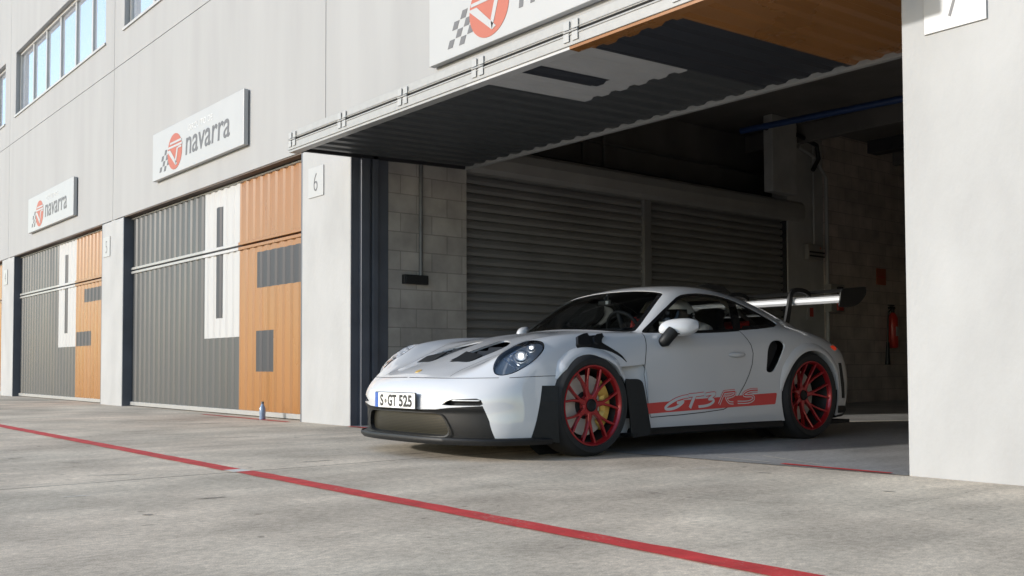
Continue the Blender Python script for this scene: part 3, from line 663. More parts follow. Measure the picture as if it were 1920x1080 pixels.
# orientation: normals must point outward (+Y on the door)
_k = 11 * 10 * GV + 3 * 8
if _nl[_k].x < 0: _nl = [-q for q in _nl]
_tris = []
for i in range(GU - 1):
    for j in range(GV - 1):
        a, b, c, d = i * GV + j, (i + 1) * GV + j, (i + 1) * GV + j + 1, i * GV + j + 1
        _tris += [(a, b, c), (a, c, d)]
BVH = BVHTree.FromPolygons(_fl, _tris)
def smooth_normal(p):
    """p in local axes with x >= 0"""
    co, no, idx, dist = BVH.find_nearest(p)
    t = _tris[idx]; ws = [1 / ((co - _fl[q]).length + 1e-5) for q in t]
    n = sum((_nl[q] * w for q, w in zip(t, ws)), Vector()) 
    return n.normalized()

# ------------------------------------------------------------------ cutting the shell into panels
CAR = empty('sports_car', (-2.885, -.491, 0), 'pale grey sports car with red wheels and tall rear wing leaving the open garage', 'car', rz=R(-1.187))

def paint(name, col, rough=.28):
    m, N, L, b = new_mat(name)
    b.inputs['Base Color'].default_value = (*col, 1); b.inputs['Roughness'].default_value = rough
    b.inputs['Coat Weight'].default_value = 1; b.inputs['Coat Roughness'].default_value = .015; b.inputs['Coat IOR'].default_value = 1.7; b.inputs['Specular IOR Level'].default_value = .4
    geo = N.new('ShaderNodeNewGeometry'); mx = N.new('ShaderNodeMix'); mx.data_type = 'RGBA'     # panels are dark trim on their inner side
    mx.inputs[6].default_value = (*col, 1); mx.inputs[7].default_value = (.012, .012, .013, 1)
    L.new(geo.outputs['Backfacing'], mx.inputs[0]); L.new(mx.outputs[2], b.inputs['Base Color'])
    inv = N.new('ShaderNodeMath'); inv.operation = 'SUBTRACT'; inv.inputs[0].default_value = 1; L.new(geo.outputs['Backfacing'], inv.inputs[1]); L.new(inv.outputs[0], b.inputs['Coat Weight'])
    tc = N.new('ShaderNodeTexCoord'); nz = N.new('ShaderNodeTexNoise'); nz.inputs['Scale'].default_value = 900; L.new(tc.outputs['Object'], nz.inputs['Vector'])
    r2 = N.new('ShaderNodeMapRange'); r2.inputs[3].default_value = rough - .05; r2.inputs[4].default_value = rough + .08; L.new(nz.outputs['Fac'], r2.inputs[0]); L.new(r2.outputs[0], b.inputs['Roughness'])
    return m
M['paint'] = paint('car_paint', (.56, .572, .592))
M['letter'] = pmat('letter_grey', (.58, .59, .605), .3, coat=.8)
M['satin'] = pmat('carbon_satin', (.010, .0105, .011), .5, spec=.3, coat=.0, var=.15, vscale=30)
M['gloss'] = pmat('gloss_black', (.008, .008, .009), .12, coat=.6)
M['gap'] = pmat('panel_gap_black', (.01, .01, .011), .8)
M['rubber'] = pmat('tyre_rubber', (.016, .016, .0165), .78, var=.15, vscale=14, bump=.1, bscale=120)
M['rimred'] = pmat('wheel_red', (.33, .010, .016), .28, metal=.45, coat=.6)
M['disc'] = pmat('brake_disc', (.55, .51, .46), .45, metal=.35, var=.08, vscale=12)
M['gold'] = pmat('caliper_gold', (.62, .40, .09), .35, metal=.3)
M['chrome'] = pmat('lamp_reflector', (.55, .57, .60), .16, metal=.9)
M['lampdark'] = pmat('lamp_housing', (.30, .315, .335), .3, metal=.2, coat=.4)
M['lamp'] = pmat('lamp_light', (1, .98, .94), .3, emis=9)
M['drl'] = pmat('light_bar_clear', (.62, .63, .64), .2, coat=.5)
M['tail'] = pmat('tail_light_red', (.60, .05, .02), .2, coat=.5, emis=.25)
M['glass'] = glass_mat('windscreen_glass', (.80, .84, .82), .8)
M['sglass'] = glass_mat('side_glass', (.78, .80, .79), .8)
M['lens'] = glass_mat('lamp_lens', (.90, .92, .94), 1.1)
M['trim'] = pmat('cabin_trim', (.012, .012, .013), .75, var=.2, vscale=20)
M['stripe'] = pmat('stripe_red', (.60, .026, .028), .3, coat=.7)
M['beltred'] = pmat('harness_red', (.55, .025, .02), .6, emis=0)
M['cage'] = pmat('roll_cage_grey', (.50, .50, .48), .4)
M['helmet'] = pmat('helmet_white', (.74, .74, .70), .18, coat=.8)
M['skin'] = pmat('skin', (.50, .27, .18), .5)
M['plate'] = pmat('number_plate_white', (.80, .80, .78), .35)
M['eublue'] = pmat('plate_band_blue', (.03, .10, .38), .4)
def grille_mat():
    m, N, L, b = new_mat('grille_mesh')
    tc = N.new('ShaderNodeTexCoord'); sp = N.new('ShaderNodeSeparateXYZ'); L.new(tc.outputs['Object'], sp.inputs[0])
    outs = []
    for ax, sc in ((0, 300), (2, 300)):
        q = N.new('ShaderNodeMath'); q.operation = 'MULTIPLY'; q.inputs[1].default_value = sc; L.new(sp.outputs[ax], q.inputs[0])
        s_ = N.new('ShaderNodeMath'); s_.operation = 'SINE'; L.new(q.outputs[0], s_.inputs[0])
        a = N.new('ShaderNodeMath'); a.operation = 'ABSOLUTE'; L.new(s_.outputs[0], a.inputs[0]); outs.append(a.outputs[0])
    mn = N.new('ShaderNodeMath'); mn.operation = 'MINIMUM'; L.new(outs[0], mn.inputs[0]); L.new(outs[1], mn.inputs[1])
    r = N.new('ShaderNodeMapRange'); r.inputs[1].default_value = .32; r.inputs[2].default_value = .45; L.new(mn.outputs[0], r.inputs[0])
    mx = N.new('ShaderNodeMix'); mx.data_type = 'RGBA'; mx.inputs[6].default_value = (.048, .043, .026, 1); mx.inputs[7].default_value = (.004, .004, .004, 1)
    L.new(r.outputs[0], mx.inputs[0]); L.new(mx.outputs[2], b.inputs['Base Color']); b.inputs['Roughness'].default_value = .4; b.inputs['Metallic'].default_value = .3
    return m
M['grille'] = grille_mat()

bmH = bmesh.new()
_bv = [bmH.verts.new(q) for q in _fl]
for i in range(GU - 1):
    for j in range(GV - 1):
        a, b, c, d = i * GV + j, (i + 1) * GV + j, (i + 1) * GV + j + 1, i * GV + j + 1
        pts = [_fl[q] for q in (a, b, c, d)]
        if (pts[0] - pts[2]).length < 1e-5 or (pts[1] - pts[3]).length < 1e-5: continue
        try: bmH.faces.new([_bv[q] for q in (a, b, c, d)])
        except ValueError: pass
bmesh.ops.remove_doubles(bmH, verts=bmH.verts, dist=1e-5)
bmH.normal_update()
if sum(1 for f in bmH.faces if f.normal.dot(smooth_normal(f.calc_center_median())) > 0) < len(bmH.faces) / 2:
    bmesh.ops.reverse_faces(bmH, faces=bmH.faces)
def cr(pts, n=5, closed=True):
    """Catmull-Rom through points (tuples of any dimension)"""
    P = [Vector(p) for p in pts]; N_ = len(P); out = []
    rng = range(N_) if closed else range(N_ - 1)
    for i in rng:
        p0, p1, p2, p3 = (P[(i - 1) % N_], P[i], P[(i + 1) % N_], P[(i + 2) % N_]) if closed else (P[max(i - 1, 0)], P[i], P[i + 1], P[min(i + 2, N_ - 1)])
        for k in range(n):
            t = k / n; out.append(.5 * ((2 * p1) + (p2 - p0) * t + (2 * p0 - 5 * p1 + 4 * p2 - p3) * t * t + (3 * p1 - p0 - 3 * p2 + p3) * t ** 3))
    if not closed: out.append(P[-1])
    return out
SIDE, TOP, FRONT = Vector((1, 0, 0)), Vector((0, 0, 1)), Vector((0, -1, 0))
def axes_for(d):
    d = d.normalized(); a = Vector((0, 0, 1)) if abs(d.z) < .9 else Vector((0, 1, 0))
    e1 = a.cross(d).normalized(); return e1, d.cross(e1)
def inside(P, x, y):
    c = False; j = len(P) - 1
    for i in range(len(P)):
        if (P[i][1] > y) != (P[j][1] > y) and x < (P[j][0] - P[i][0]) * (y - P[i][1]) / (P[j][1] - P[i][1]) + P[i][0]: c = not c
        j = i
    return c
def cut(pts, d, filt=None, bm=None, mind=.08, edges_only=False):
    """split the shell along a closed outline (car-space 3-D points) seen along d; returns the faces inside"""
    bm = bm or bmH
    e1, e2 = axes_for(d); dn = d.normalized()
    P = [((V3(*p)).dot(e1), (V3(*p)).dot(e2)) for p in pts]
    xs, ys = [p[0] for p in P], [p[1] for p in P]; bb = (min(xs) - .03, max(xs) + .03, min(ys) - .03, max(ys) + .03)
    def ok(f):
        c = f.calc_center_median(); u, v = c.dot(e1), c.dot(e2)
        return bb[0] < u < bb[1] and bb[2] < v < bb[3] and f.normal.dot(dn) > mind and (filt is None or filt(c))
    cand = {f for f in bm.faces if ok(f)}
    for k in range(len(P)):
        (ax_, ay_), (bx_, by_) = P[k], P[(k + 1) % len(P)]
        L_ = math.hypot(bx_ - ax_, by_ - ay_)
        if L_ < 1e-6: continue
        lo = (min(ax_, bx_) - .002, max(ax_, bx_) + .002, min(ay_, by_) - .002, max(ay_, by_) + .002)
        near = []
        for f in cand:
            us = [v.co.dot(e1) for v in f.verts]; vs = [v.co.dot(e2) for v in f.verts]
            if max(us) > lo[0] and min(us) < lo[1] and max(vs) > lo[2] and min(vs) < lo[3]: near.append(f)
        if not near: continue
        no = (e1 * (by_ - ay_) - e2 * (bx_ - ax_)) / L_; co = e1 * ax_ + e2 * ay_
        geom = list({v for f in near for v in f.verts}) + list({e for f in near for e in f.edges}) + near
        r = bmesh.ops.bisect_plane(bm, geom=geom, dist=1e-6, plane_co=co, plane_no=no)
        cand |= {g_ for g_ in r['geom'] if isinstance(g_, bmesh.types.BMFace)}
        cand = {f for f in cand if f.is_valid}
    out = []
    for f in cand:
        c = f.calc_center_median()
        if inside(P, c.dot(e1), c.dot(e2)): out.append(f)
    return out
def grab(faces, remove=True):
    """copy faces out of the shell as (verts, faces) in local axes"""
    idx = {}; vs = []; fs = []
    for f in faces:
        fs.append([idx.setdefault(v, len(idx)) for v in f.verts])
    vs = [None] * len(idx)
    for v, i in idx.items(): vs[i] = v.co.copy()
    if remove: bmesh.ops.delete(bmH, geom=list(faces), context='FACES')
    return vs, fs
def shell_object(name, vs, fs, mat, parent, off=0.0, rim=0.0, mirror='left', move=None, rim_mat=None, flat=False):
    """panel from shell faces: displaced along the normal, optional turned-in rim; mirror: left | right | both"""
    ns = [smooth_normal(v) for v in vs]
    pv = [v + n * off for v, n in zip(vs, ns)]
    if move: pv = [move(p.copy(), n) for p, n in zip(pv, ns)]
    V, F, LN, MI = [], [], [], []
    ed = {}
    for f in fs:
        for a, b in zip(f, f[1:] + f[:1]): ed[(a, b)] = ed.get((a, b), 0) + 1
    bound = [(a, b) for (a, b) in ed if (b, a) not in ed]
    for sgn in ((1,) if mirror == 'left' else (-1,) if mirror == 'right' else (1, -1)):
        base = len(V); fl = Vector((sgn, 1, 1))
        V += [Vector((p.x * sgn, p.y, p.z)) for p in pv]
        for f in fs:
            ff = f if sgn > 0 else f[::-1]
            F.append([base + i for i in ff]); MI.append(0)
            LN += [Vector((ns[i].x * sgn, ns[i].y, ns[i].z)) for i in ff]
        if rim:
            for a, b in bound:
                if abs(pv[a].x) < 1e-4 and abs(pv[b].x) < 1e-4: continue
                q = [pv[a], pv[b], pv[b] - ns[b] * rim, pv[a] - ns[a] * rim]
                q = [Vector((p.x * sgn, p.y, p.z)) for p in q]
                if sgn > 0: q = q[::-1]
                o = len(V); V += q; F.append([o, o + 1, o + 2, o + 3]); MI.append(1 if rim_mat else 0)
                n_ = (q[1] - q[0]).cross(q[2] - q[1]); n_ = n_.normalized() if n_.length > 1e-12 else Vector((0, 0, 1)); LN += [n_] * 4
    me = bpy.data.meshes.new(name); me.from_pydata([tuple(v) for v in V], [], F)
    me.materials.append(mat)
    if rim_mat: me.materials.append(rim_mat)
    me.polygons.foreach_set('material_index', MI); me.shade_smooth()
    if not flat: me.normals_split_custom_set([tuple(n) for n in LN])
    o = bpy.data.objects.new(name, me); COL.objects.link(o); o.parent = parent
    return o
def surf(X, Z, side=True):
    """outer point of the left flank at (X, Z)"""
    co, no, i, t = BVH.ray_cast(Vector((2, X, Z)), Vector((-1, 0, 0))); return co
def surf_top(X, Y):
    co, no, i, t = BVH.ray_cast(Vector((Y, X, 3)), Vector((0, 0, -1))); return co
def surf_front(Y, Z):
    co, no, i, t = BVH.ray_cast(Vector((Y, -3, Z)), Vector((0, 1, 0))); return co
def ribbon(mb, pts, wd, off, hitf, mi=0, sub=.012, both=False):
    """thin strip lying on the shell along (a, b) points resolved by hitf"""
    P = [Vector(p) for p in pts]; Q = []
    for a, b in zip(P, P[1:]):
        n = max(1, int((b - a).length / sub))
        Q += [a.lerp(b, k / n) for k in range(n)]
    Q.append(P[-1]); L_, R_ = [], []
    for i, q in enumerate(Q):
        t = (Q[min(i + 1, len(Q) - 1)] - Q[max(i - 1, 0)]); t = t.normalized() if t.length > 0 else Vector((1, 0)); n = Vector((-t.y, t.x))
        for arr, s in ((L_, 1), (R_, -1)):
            h = hitf(*(q + n * s * wd / 2))
            arr.append(None if h is None else h + smooth_normal(h) * off)
    for sgn in ((1, -1) if both else (1,)):
        for i in range(len(Q) - 1):
            q = [L_[i], L_[i + 1], R_[i + 1], R_[i]]
            if any(v is None for v in q): continue
            mb.add([(v.x * sgn, v.y, v.z) for v in q], [(0, 1, 2, 3)])

XZ = lambda pts, Y=.9: [(x, Y, z) for x, z in pts]
# ---- wheel arches cut away
AF, AR = (.012, .322, .362), (2.462, .352, .385)
for cx_, cz_, r_ in (AF, AR):
    pts = [(cx_ + r_ * math.cos(t * math.pi / 32), .9, cz_ + r_ * math.sin(t * math.pi / 32)) for t in range(64)]
    grab(cut(pts, SIDE, lambda c: c.x > .45, mind=-1))
# ---- bonnet vents
vent = cr([(-.61, .115), (-.615, .22), (-.60, .33), (-.50, .352), (-.34, .345), (-.21, .28), (-.145, .18), (-.165, .115), (-.4, .112)], 4)
fs_vent = grab(cut([(p[0], p[1], .8) for p in vent], TOP, lambda c: c.z > .5))
# ---- headlamps
HL = [(-.671, .69, .594), (-.632, .657, .639), (-.555, .622, .691), (-.46, .635, .742), (-.393, .66, .769), (-.329, .71, .784), (-.301, .752, .772), (-.318, .791, .737), (-.365, .816, .696),
      (-.441, .827, .644), (-.523, .82, .599), (-.595, .802, .566), (-.653, .768, .552), (-.682, .729, .561)]
HD = Vector((.62, -.45, .64))
HLs = [tuple(p) for p in cr(HL, 4)]
vs_hl, fs_hl = grab(cut(HLs, HD, lambda c: c.x > .5 and c.y < -.2 and c.z > .5))
# ---- windscreen, side windows, rear window
WS = [(.47, 0, .89), (.475, .2, .887), (.50, .40, .876), (.545, .56, .864), (.63, .665, .865), (.70, .665, .90), (.86, .625, 1.0), (1.0, .585, 1.095), (1.085, .55, 1.155), (1.105, .515, 1.178), (1.11, .44, 1.19), (1.105, .25, 1.205), (1.095, 0, 1.21)]
WSs = [tuple(p) for p in cr(WS, 4, False)] + [(1.095, -.1, 1.2), (.47, -.1, .89)]
vs_ws, fs_ws = grab(cut(WSs, Vector((0, -.5, .85)), lambda c: .4 < c.y < 1.2 and c.z > .84, mind=.0))
SW = [(.655, .851), (.80, .937), (.96, 1.032), (1.08, 1.10), (1.159, 1.140), (1.235, 1.165), (1.336, 1.180), (1.45, 1.189), (1.561, 1.189), (1.67, 1.184), (1.771, 1.172), (1.938, 1.124), (2.102, 1.056), (2.2, 1.008), (2.246, .980), (2.255, .962), (2.222, .947),
      (2.128, .925), (1.894, .903), (1.552, .879), (1.23, .863), (.95, .855)]
vs_sw, fs_sw = grab(cut(XZ(SW, .75), SIDE, lambda c: c.z > .83 and c.x > .4, mind=.0))
RW = [(1.95, 0, 1.25), (1.96, .25, 1.243), (2.0, .42, 1.21), (2.2, .43, 1.15), (2.5, .40, 1.07), (2.62, .33, 1.06), (2.66, 0, 1.06), (2.66, -.1, 1.06), (1.95, -.1, 1.25)]
vs_rw, fs_rw = grab(cut(RW, TOP, lambda c: c.z > .95))
# ---- front lower mask, lamp slot
GRH = [(-.97, -.05, .303), (-.97, .30, .303), (-.95, .415, .300), (-.93, .462, .285), (-.92, .495, .24), (-.9, .512, .19), (-.9, .49, .162), (-.95, .42, .155), (-.97, .2, .155), (-.97, -.05, .155)]
vs_gr, fs_gr = grab(cut(GRH, FRONT, lambda c: c.y < -.55 and c.z < .5, mind=.0))
BK = [(-.97, -.05, .327), (-.97, .25, .327), (-.95, .42, .331), (-.93, .52, .343), (-.80, .733, .357), (-.78, .765, .26), (-.72, .79, .10), (-.97, -.05, .10)]
vs_bk, fs_bk = grab(cut(BK, FRONT, lambda c: c.y < -.55 and c.z < .5, mind=.0))
DR = [(-.92, .470, .361), (-.90, .505, .385), (-.89, .545, .398), (-.8, .70, .405), (-.8, .725, .394), (-.8, .735, .368), (-.8, .72, .3585), (-.9, .53, .3575)]
vs_dr, fs_dr = grab(cut(DR, FRONT, lambda c: c.y < -.55 and c.z < .5, mind=.0))
# ---- side intake
IN = cr([(1.987, .793), (2.054, .814), (2.115, .810), (2.141, .779), (2.118, .735), (2.081, .685), (2.003, .578), (1.956, .556), (1.914, .568), (1.918, .63), (1.940, .73)], 4)
vs_in, fs_in = grab(cut(XZ([(p[0], p[1]) for p in IN]), SIDE, lambda c: c.x > .6))
# ---- recess behind the front wheel
RC = [(.30, .606), (.42, .612), (.545, .622), (.565, .57), (.575, .40), (.578, .10), (.30, .10), (.34, .3), (.37, .42)]
vs_rc, fs_rc = grab(cut(XZ(RC), SIDE, lambda c: c.x > .6, mind=-1))
# ---- tail lights
TL = [(2.80, .775), (2.90, .782), (2.95, .775), (2.94, .752), (2.86, .735), (2.82, .75)]
vs_tl, fs_tl = grab(cut(XZ(TL, .87), SIDE, lambda c: c.x > .6))
# ---- doors and bonnet as panels of their own
DO = [(.615, .846), (.59, .75), (.555, .64), (.53, .55), (.56, .38), (.59, .243), (.90, .25), (1.187, .262), (1.40, .276), (1.49, .305), (1.58, .37), (1.664, .463), (1.715, .54), (1.752, .62), (1.769, .707), (1.755, .77), (1.725, .815), (1.669, .884), (1.4, .868), (1.0, .8525)]
vs_do, fs_do = grab(cut(XZ(DO), SIDE, lambda c: c.x > .6, mind=-.2))
BO_ = [(-.862, -.05, .5), (-.862, 0, .54), (-.858, .15, .535), (-.845, .33, .53), (-.825, .42, .53), (-.72, .41, .6), (-.57, .425, .645), (-.40, .47, .7), (-.20, .53, .76), (.05, .60, .82), (.25, .645, .845), (.40, .665, .855), (.46, .58, .86), (.44, .40, .87), (.42, .2, .88), (.415, -.05, .88)]
vs_bo, fs_bo = grab(cut(BO_, Vector((0, -.35, .94)), lambda c: c.z > .5 and c.y < .5))
# what is left is the body
body_faces = list(bmH.faces)
vs_b, fs_b = grab(body_faces, False)
shell_object('body', vs_b, fs_b, M['paint'], CAR, rim=.012, mirror='both')
doL = shell_object('door', vs_do, fs_do, M['paint'], CAR, rim=.012, mirror='left')
doR = shell_object('door', vs_do, fs_do, M['paint'], CAR, rim=.012, mirror='right')
bon = shell_object('bonnet', vs_bo, fs_bo, M['paint'], CAR, rim=.01, mirror='both')
# panel gaps
mb = MB()
ribbon(mb, [(x, z) for x, z in DO] , .006, .0012, surf, both=True)
ribbon(mb, [(-.25, .548), (-.4, .546), (-.55, .541), (-.625, .5365)], .0035, .001, surf, both=True)
ribbon(mb, [(0, .5365), (.15, .535), (.30, .5335), (.42, .533), (.5, .5335), (.6, .534), (.70, .5355), (.76, .536)], .0035, .001, surf_front, both=True)
ribbon(mb, [(p[0], p[1]) for p in BO_[4:12]], .004, .001, surf_top, both=True)
mb.build('panel_gap', M['gap'], CAR, fix=False)

# ---- glazing
def inset_frame(vs, fs, width, name, glass, frame, parent, off=-.004):
    """border band of a pane becomes a black printed frame, the rest clear glass"""
    ed = {}
    for f in fs:
        for a, b in zip(f, f[1:] + f[:1]): ed[(a, b)] = 1
    bnd = [(vs[a], vs[b]) for (a, b) in ed if (b, a) not in ed and not (abs(vs[a].x) < 1e-4 and abs(vs[b].x) < 1e-4)]
    def dist(p):
        m = 9
        for a, b in bnd:
            ab = b - a; t = max(0, min(1, (p - a).dot(ab) / (ab.length_squared + 1e-12))); m = min(m, (a + ab * t - p).length)
        return m
    dv = [dist(v) for v in vs]
    wfn = width if callable(width) else (lambda p: width)
    V = list(vs); FI, FO = [], []
    lev = [d - wfn(v) for d, v in zip(dv, vs)]
    cache = {}
    def mid(a, b):
        k = (min(a, b), max(a, b))
        if k not in cache:
            t = lev[a] / (lev[a] - lev[b]); cache[k] = len(V); V.append(V[a].lerp(V[b], t))
        return cache[k]
    for f in fs:
        i_, o_ = [], []
        for a, b in zip(f, f[1:] + f[:1]):
            (i_ if lev[a] > 0 else o_).append(a)
            if (lev[a] > 0) != (lev[b] > 0): m_ = mid(a, b); i_.append(m_); o_.append(m_)
        if len(i_) > 2: FI.append(i_)
        if len(o_) > 2: FO.append(o_)
    def comp(F):
        idx = {}; G_ = [[idx.setdefault(i, len(idx)) for i in f] for f in F]; W = [None] * len(idx)
        for k, i in idx.items(): W[i] = V[k]
        return W, G_
    a, b = comp(FI), comp(FO)
    return a, b
(gi, go) = inset_frame(vs_ws, fs_ws, lambda p: .035 if p.z > 1.0 or abs(p.x) > .4 else .03, 'w', None, None, None)
wsc = shell_object('windscreen', gi[0], gi[1], M['glass'], CAR, off=-.003, mirror='both')
shell_object('windscreen_frame', go[0], go[1], M['gloss'], wsc, off=-.002, mirror='both')
for side in ('left', 'right'):
    isq = lambda p: .026 + (.022 if p.y > 1.75 else 0)
    gi, go = inset_frame(vs_sw, fs_sw, isq, 's', None, None, None)
    sw = shell_object('side_window', gi[0], gi[1], M['sglass'], CAR, off=-.004, mirror=side)
    shell_object('window_frame', go[0], go[1], M['gloss'], sw, off=-.003, mirror=side)
    mb = MB(); s_ = 1 if side == 'left' else -1            # pillar behind the door glass
    P = [surf(x, z) for x, z in ((1.60, .882), (1.68, 1.0), (1.74, 1.10), (1.80, 1.165))]
    Q = [surf(x, z) for x, z in ((1.70, .888), (1.78, 1.0), (1.845, 1.10), (1.90, 1.135))]
    for i in range(3):
        mb.add([(p.x * s_ - .002 * s_, p.y, p.z) for p in (P[i], Q[i], Q[i + 1], P[i + 1])], [(0, 1, 2, 3)])
    mb.build('window_pillar', M['gloss'], sw, fix=False)
gi, go = inset_frame(vs_rw, fs_rw, .03, 'r', None, None, None)
rw = shell_object('rear_window', gi[0], gi[1], M['sglass'], CAR, off=-.003, mirror='both')
shell_object('window_frame', go[0], go[1], M['gloss'], rw, off=-.002, mirror='both')

# ---- headlamps
hc = sum(vs_hl, Vector()) / len(vs_hl); hdir = HD.normalized()
_hb = [Vector(V3(*p)) for p in HLs]
def dome(p, n):
    d = min((p - q).length for q in _hb); return p + hdir * .030 * min(1, d / .085) * (2 - min(1, d / .085))
gi, go = inset_frame(vs_hl, fs_hl, .007, 'h', None, None, None)
for side in ('left', 'right'):
    s_ = 1 if side == 'left' else -1
    hl = shell_object('headlight', gi[0], gi[1], M['lens'], CAR, off=-.001, mirror=side, move=dome)
    shell_object('bezel', go[0], go[1], M['gloss'], hl, off=-.001, rim=.022, mirror=side, rim_mat=M['gloss'])
    def bowl(p, n):
        r_ = (p - hc); r_ -= hdir * r_.dot(hdir); return p - hdir * (.022 + .03 * max(0, 1 - (r_.length / .2) ** 2)) 
    shell_object('reflector_bowl', vs_hl, fs_hl, M['lampdark'], hl, mirror=side, move=bowl)
    e1, e2 = axes_for(hdir)
    def hp(X, Y, Z): return Vector((Y * s_, X, Z))
    hd = Vector((hdir.x * s_, hdir.y, hdir.z))
    def ring(mbx, c, r0, r1, depth, n=28):
        a = hd.cross(Vector((0, 0, 1))).normalized(); b = hd.cross(a)
        vs = []
        for rr, dd in ((r0, 0), (r1, 0), (r1 * .8, -depth)):
            vs += [c + (a * math.cos(2 * math.pi * k / n) + b * math.sin(2 * math.pi * k / n)) * rr + hd * dd for k in range(n)]
        fs = [(r * n + k, r * n + (k + 1) % n, (r + 1) * n + (k + 1) % n, (r + 1) * n + k) for r in range(2) for k in range(n)]
        mbx.add(vs, fs)
    def lamp_at(X, Y, Z, dep):
        co = BVH.ray_cast(V3(X, Y, Z) + hdir * .6, -hdir)[0] - hdir * dep; return Vector((co.x * s_, co.y, co.z))
    c1 = lamp_at(-.475, .735, .675, .017); c2 = lamp_at(-.385, .735, .735, .014)
    mb = MB(); ring(mb, c1, .040, .047, .03); ring(mb, c2, .022, .028, .02); mb.build('lamp_ring', M['chrome'], hl, smooth=True, fix=False)
    mb = MB()
    for c, r_, q in ((c1, .021, 4), (c2, .010, 16)):
        a = hd.cross(Vector((0, 0, 1))).normalized(); b = hd.cross(a); base = c - hd * .004
        mb.add([base + (a * math.cos(2 * math.pi * (k + .5) / q) + b * math.sin(2 * math.pi * (k + .5) / q)) * r_ for k in range(q)], [tuple(range(q))])
    mb.build('lamp', M['lamp'], hl, fix=False)
    mb = MB(); a = (hp(-.36, .76, .735) - hp(-.64, .72, .58)).normalized(); b = hd.cross(a)
    for t, w_ in ((-.07, .05), (-.105, .06)):
        c = c1 + a * t - b * .01 * s_
        mb.obox(c, (a, b, hd), (.004, w_, .003))
    mb.obox(c1 - a * .03 + b * .045, (a, b, hd), (.03, .004, .003)); mb.build('lamp_fin', M['chrome'], hl)

# ---- front mask, grille, lamp slot, splitter
def rec(dy, dx=0): return lambda p, n: p + Vector((0, dy, 0))
shell_object('front_mask', vs_bk, fs_bk, M['satin'], CAR, mirror='both', rim=.05, move=lambda p, n: p + Vector((0, .016 * min(1, max(0, (.335 - p.z) / .02)), 0)), flat=True)
GR = cr([(0, .303), (.30, .303), (.415, .300), (.462, .285), (.495, .24), (.512, .19), (.49, .162), (.42, .155), (.2, .155), (0, .155), (-.2, .155), (-.42, .155), (-.49, .162), (-.512, .19), (-.495, .24), (-.462, .285), (-.415, .300), (-.30, .303)], 3)
mb = MB(); n = len(GR)
def gy(y): h_ = surf_front(min(abs(y), .7), .24); return h_.y
front = [(p[0], gy(p[0]) + .003, p[1]) for p in GR]; rim2 = [(p[0] * 1.025, gy(p[0]) + .004, .23 + (p[1] - .23) * 1.09) for p in GR]
mb.add(front + rim2, [(i, (i + 1) % n, n + (i + 1) % n, n + i) for i in range(n)])
mb.build('grille_rim', M['satin'], CAR, fix=False)
shell_object('grille', vs_gr, fs_gr, M['grille'], CAR, mirror='both', move=lambda p, n: p + Vector((0, .045, 0)))
for side in ('left', 'right'):
    sl = shell_object('light_slot', vs_dr, fs_dr, M['gap'], CAR, mirror=side, rim=-.0, move=rec(.05)); s_ = 1 if side == 'left' else -1
    mb = MB(); P = []
    for y in [.535 + .175 * i / 14 for i in range(15)]:
        h_ = surf_front(y, .39); P.append((h_.x * s_, h_.y + .012, h_.z + .001))
    mb.tube(P, [.002] + [.005] * 13 + [.003], 8); mb.build('light_bar', M['drl'], sl, auto=50)
    mb = MB(); P = []
    for y in [.56 + .13 * i / 14 for i in range(15)]:
        h_ = surf_front(y, .365); P.append((h_.x * s_, h_.y + .012, h_.z + .003))
    mb.tube(P, .005, 8); mb.build('slot_fin', M['satin'], sl, auto=50)
def sweep(path, sec, name, mat, both=True, parent=CAR, auto=35):
    """section (out, z) swept along plan path of (x, y) local points"""
    P = [Vector((p[0], p[1])) for p in path]; mb = MB()
    for sgn in ((1, -1) if both else (1,)):
        rows = []
        for i, p in enumerate(P):
            t = (P[min(i + 1, len(P) - 1)] - P[max(i - 1, 0)]).normalized(); n = Vector((t.y * 1, -t.x))
            sc = sec(i / (len(P) - 1)) if callable(sec) else sec
            rows.append([((p.x + n.x * o) * sgn, p.y + n.y * o, z) for o, z in sc])
        k = len(rows[0]); vs = [q for r_ in rows for q in r_]
        fs = [(i * k + j, (i + 1) * k + j, (i + 1) * k + (j + 1) % k, i * k + (j + 1) % k) for i in range(len(P) - 1) for j in range(k)]
        fs += [tuple(range(k)), tuple((len(P) - 1) * k + j for j in range(k))]
        mb.add(vs, fs)
    return mb.build(name, mat, parent, auto=auto)
row0 = [V3(*p) for p in GRID[:, 0]]
# outline in plan from the nose round to the arch
pl = [(q.x, q.y) for q in row0 if q.y < -.36]
def outw(path):                       # make sure "out" points away from the car
    return path
spl = lambda t: [(-.06, .150), (.0, .150), (.016, .146), (.032, .137 + .004 * (1 - t)), (.046, .142 + .008 * (1 - t)), (.052, .136), (.050, .120), (.036, .104), (-.1, .100)]
sweep(pl, spl, 'splitter', M['satin'])
pl2 = [(q.x, q.y) for q in row0 if .40 < q.y < 2.12]
_ss = sweep(pl2, [(-.05, .172), (.004, .168), (.018, .150), (.022, .125), (.0, .112), (-.1, .108)], 'side_skirt', M['satin']); split_by(_ss, lambda c: c.x > 0)
pl3 = [(q.x, q.y) for q in row0 if q.y > 2.82]
sweep(pl3, [(-.05, .30), (.004, .28), (.012, .22), (-.02, .17), (-.1, .15)], 'diffuser', M['satin'])
mb = MB(); mb.box(-.80, .80, -.75, 3.2, .105, .135); mb.box(-.60, .60, -.70, 3.1, .135, .40); mb.build('underbody', M['gap'], CAR)
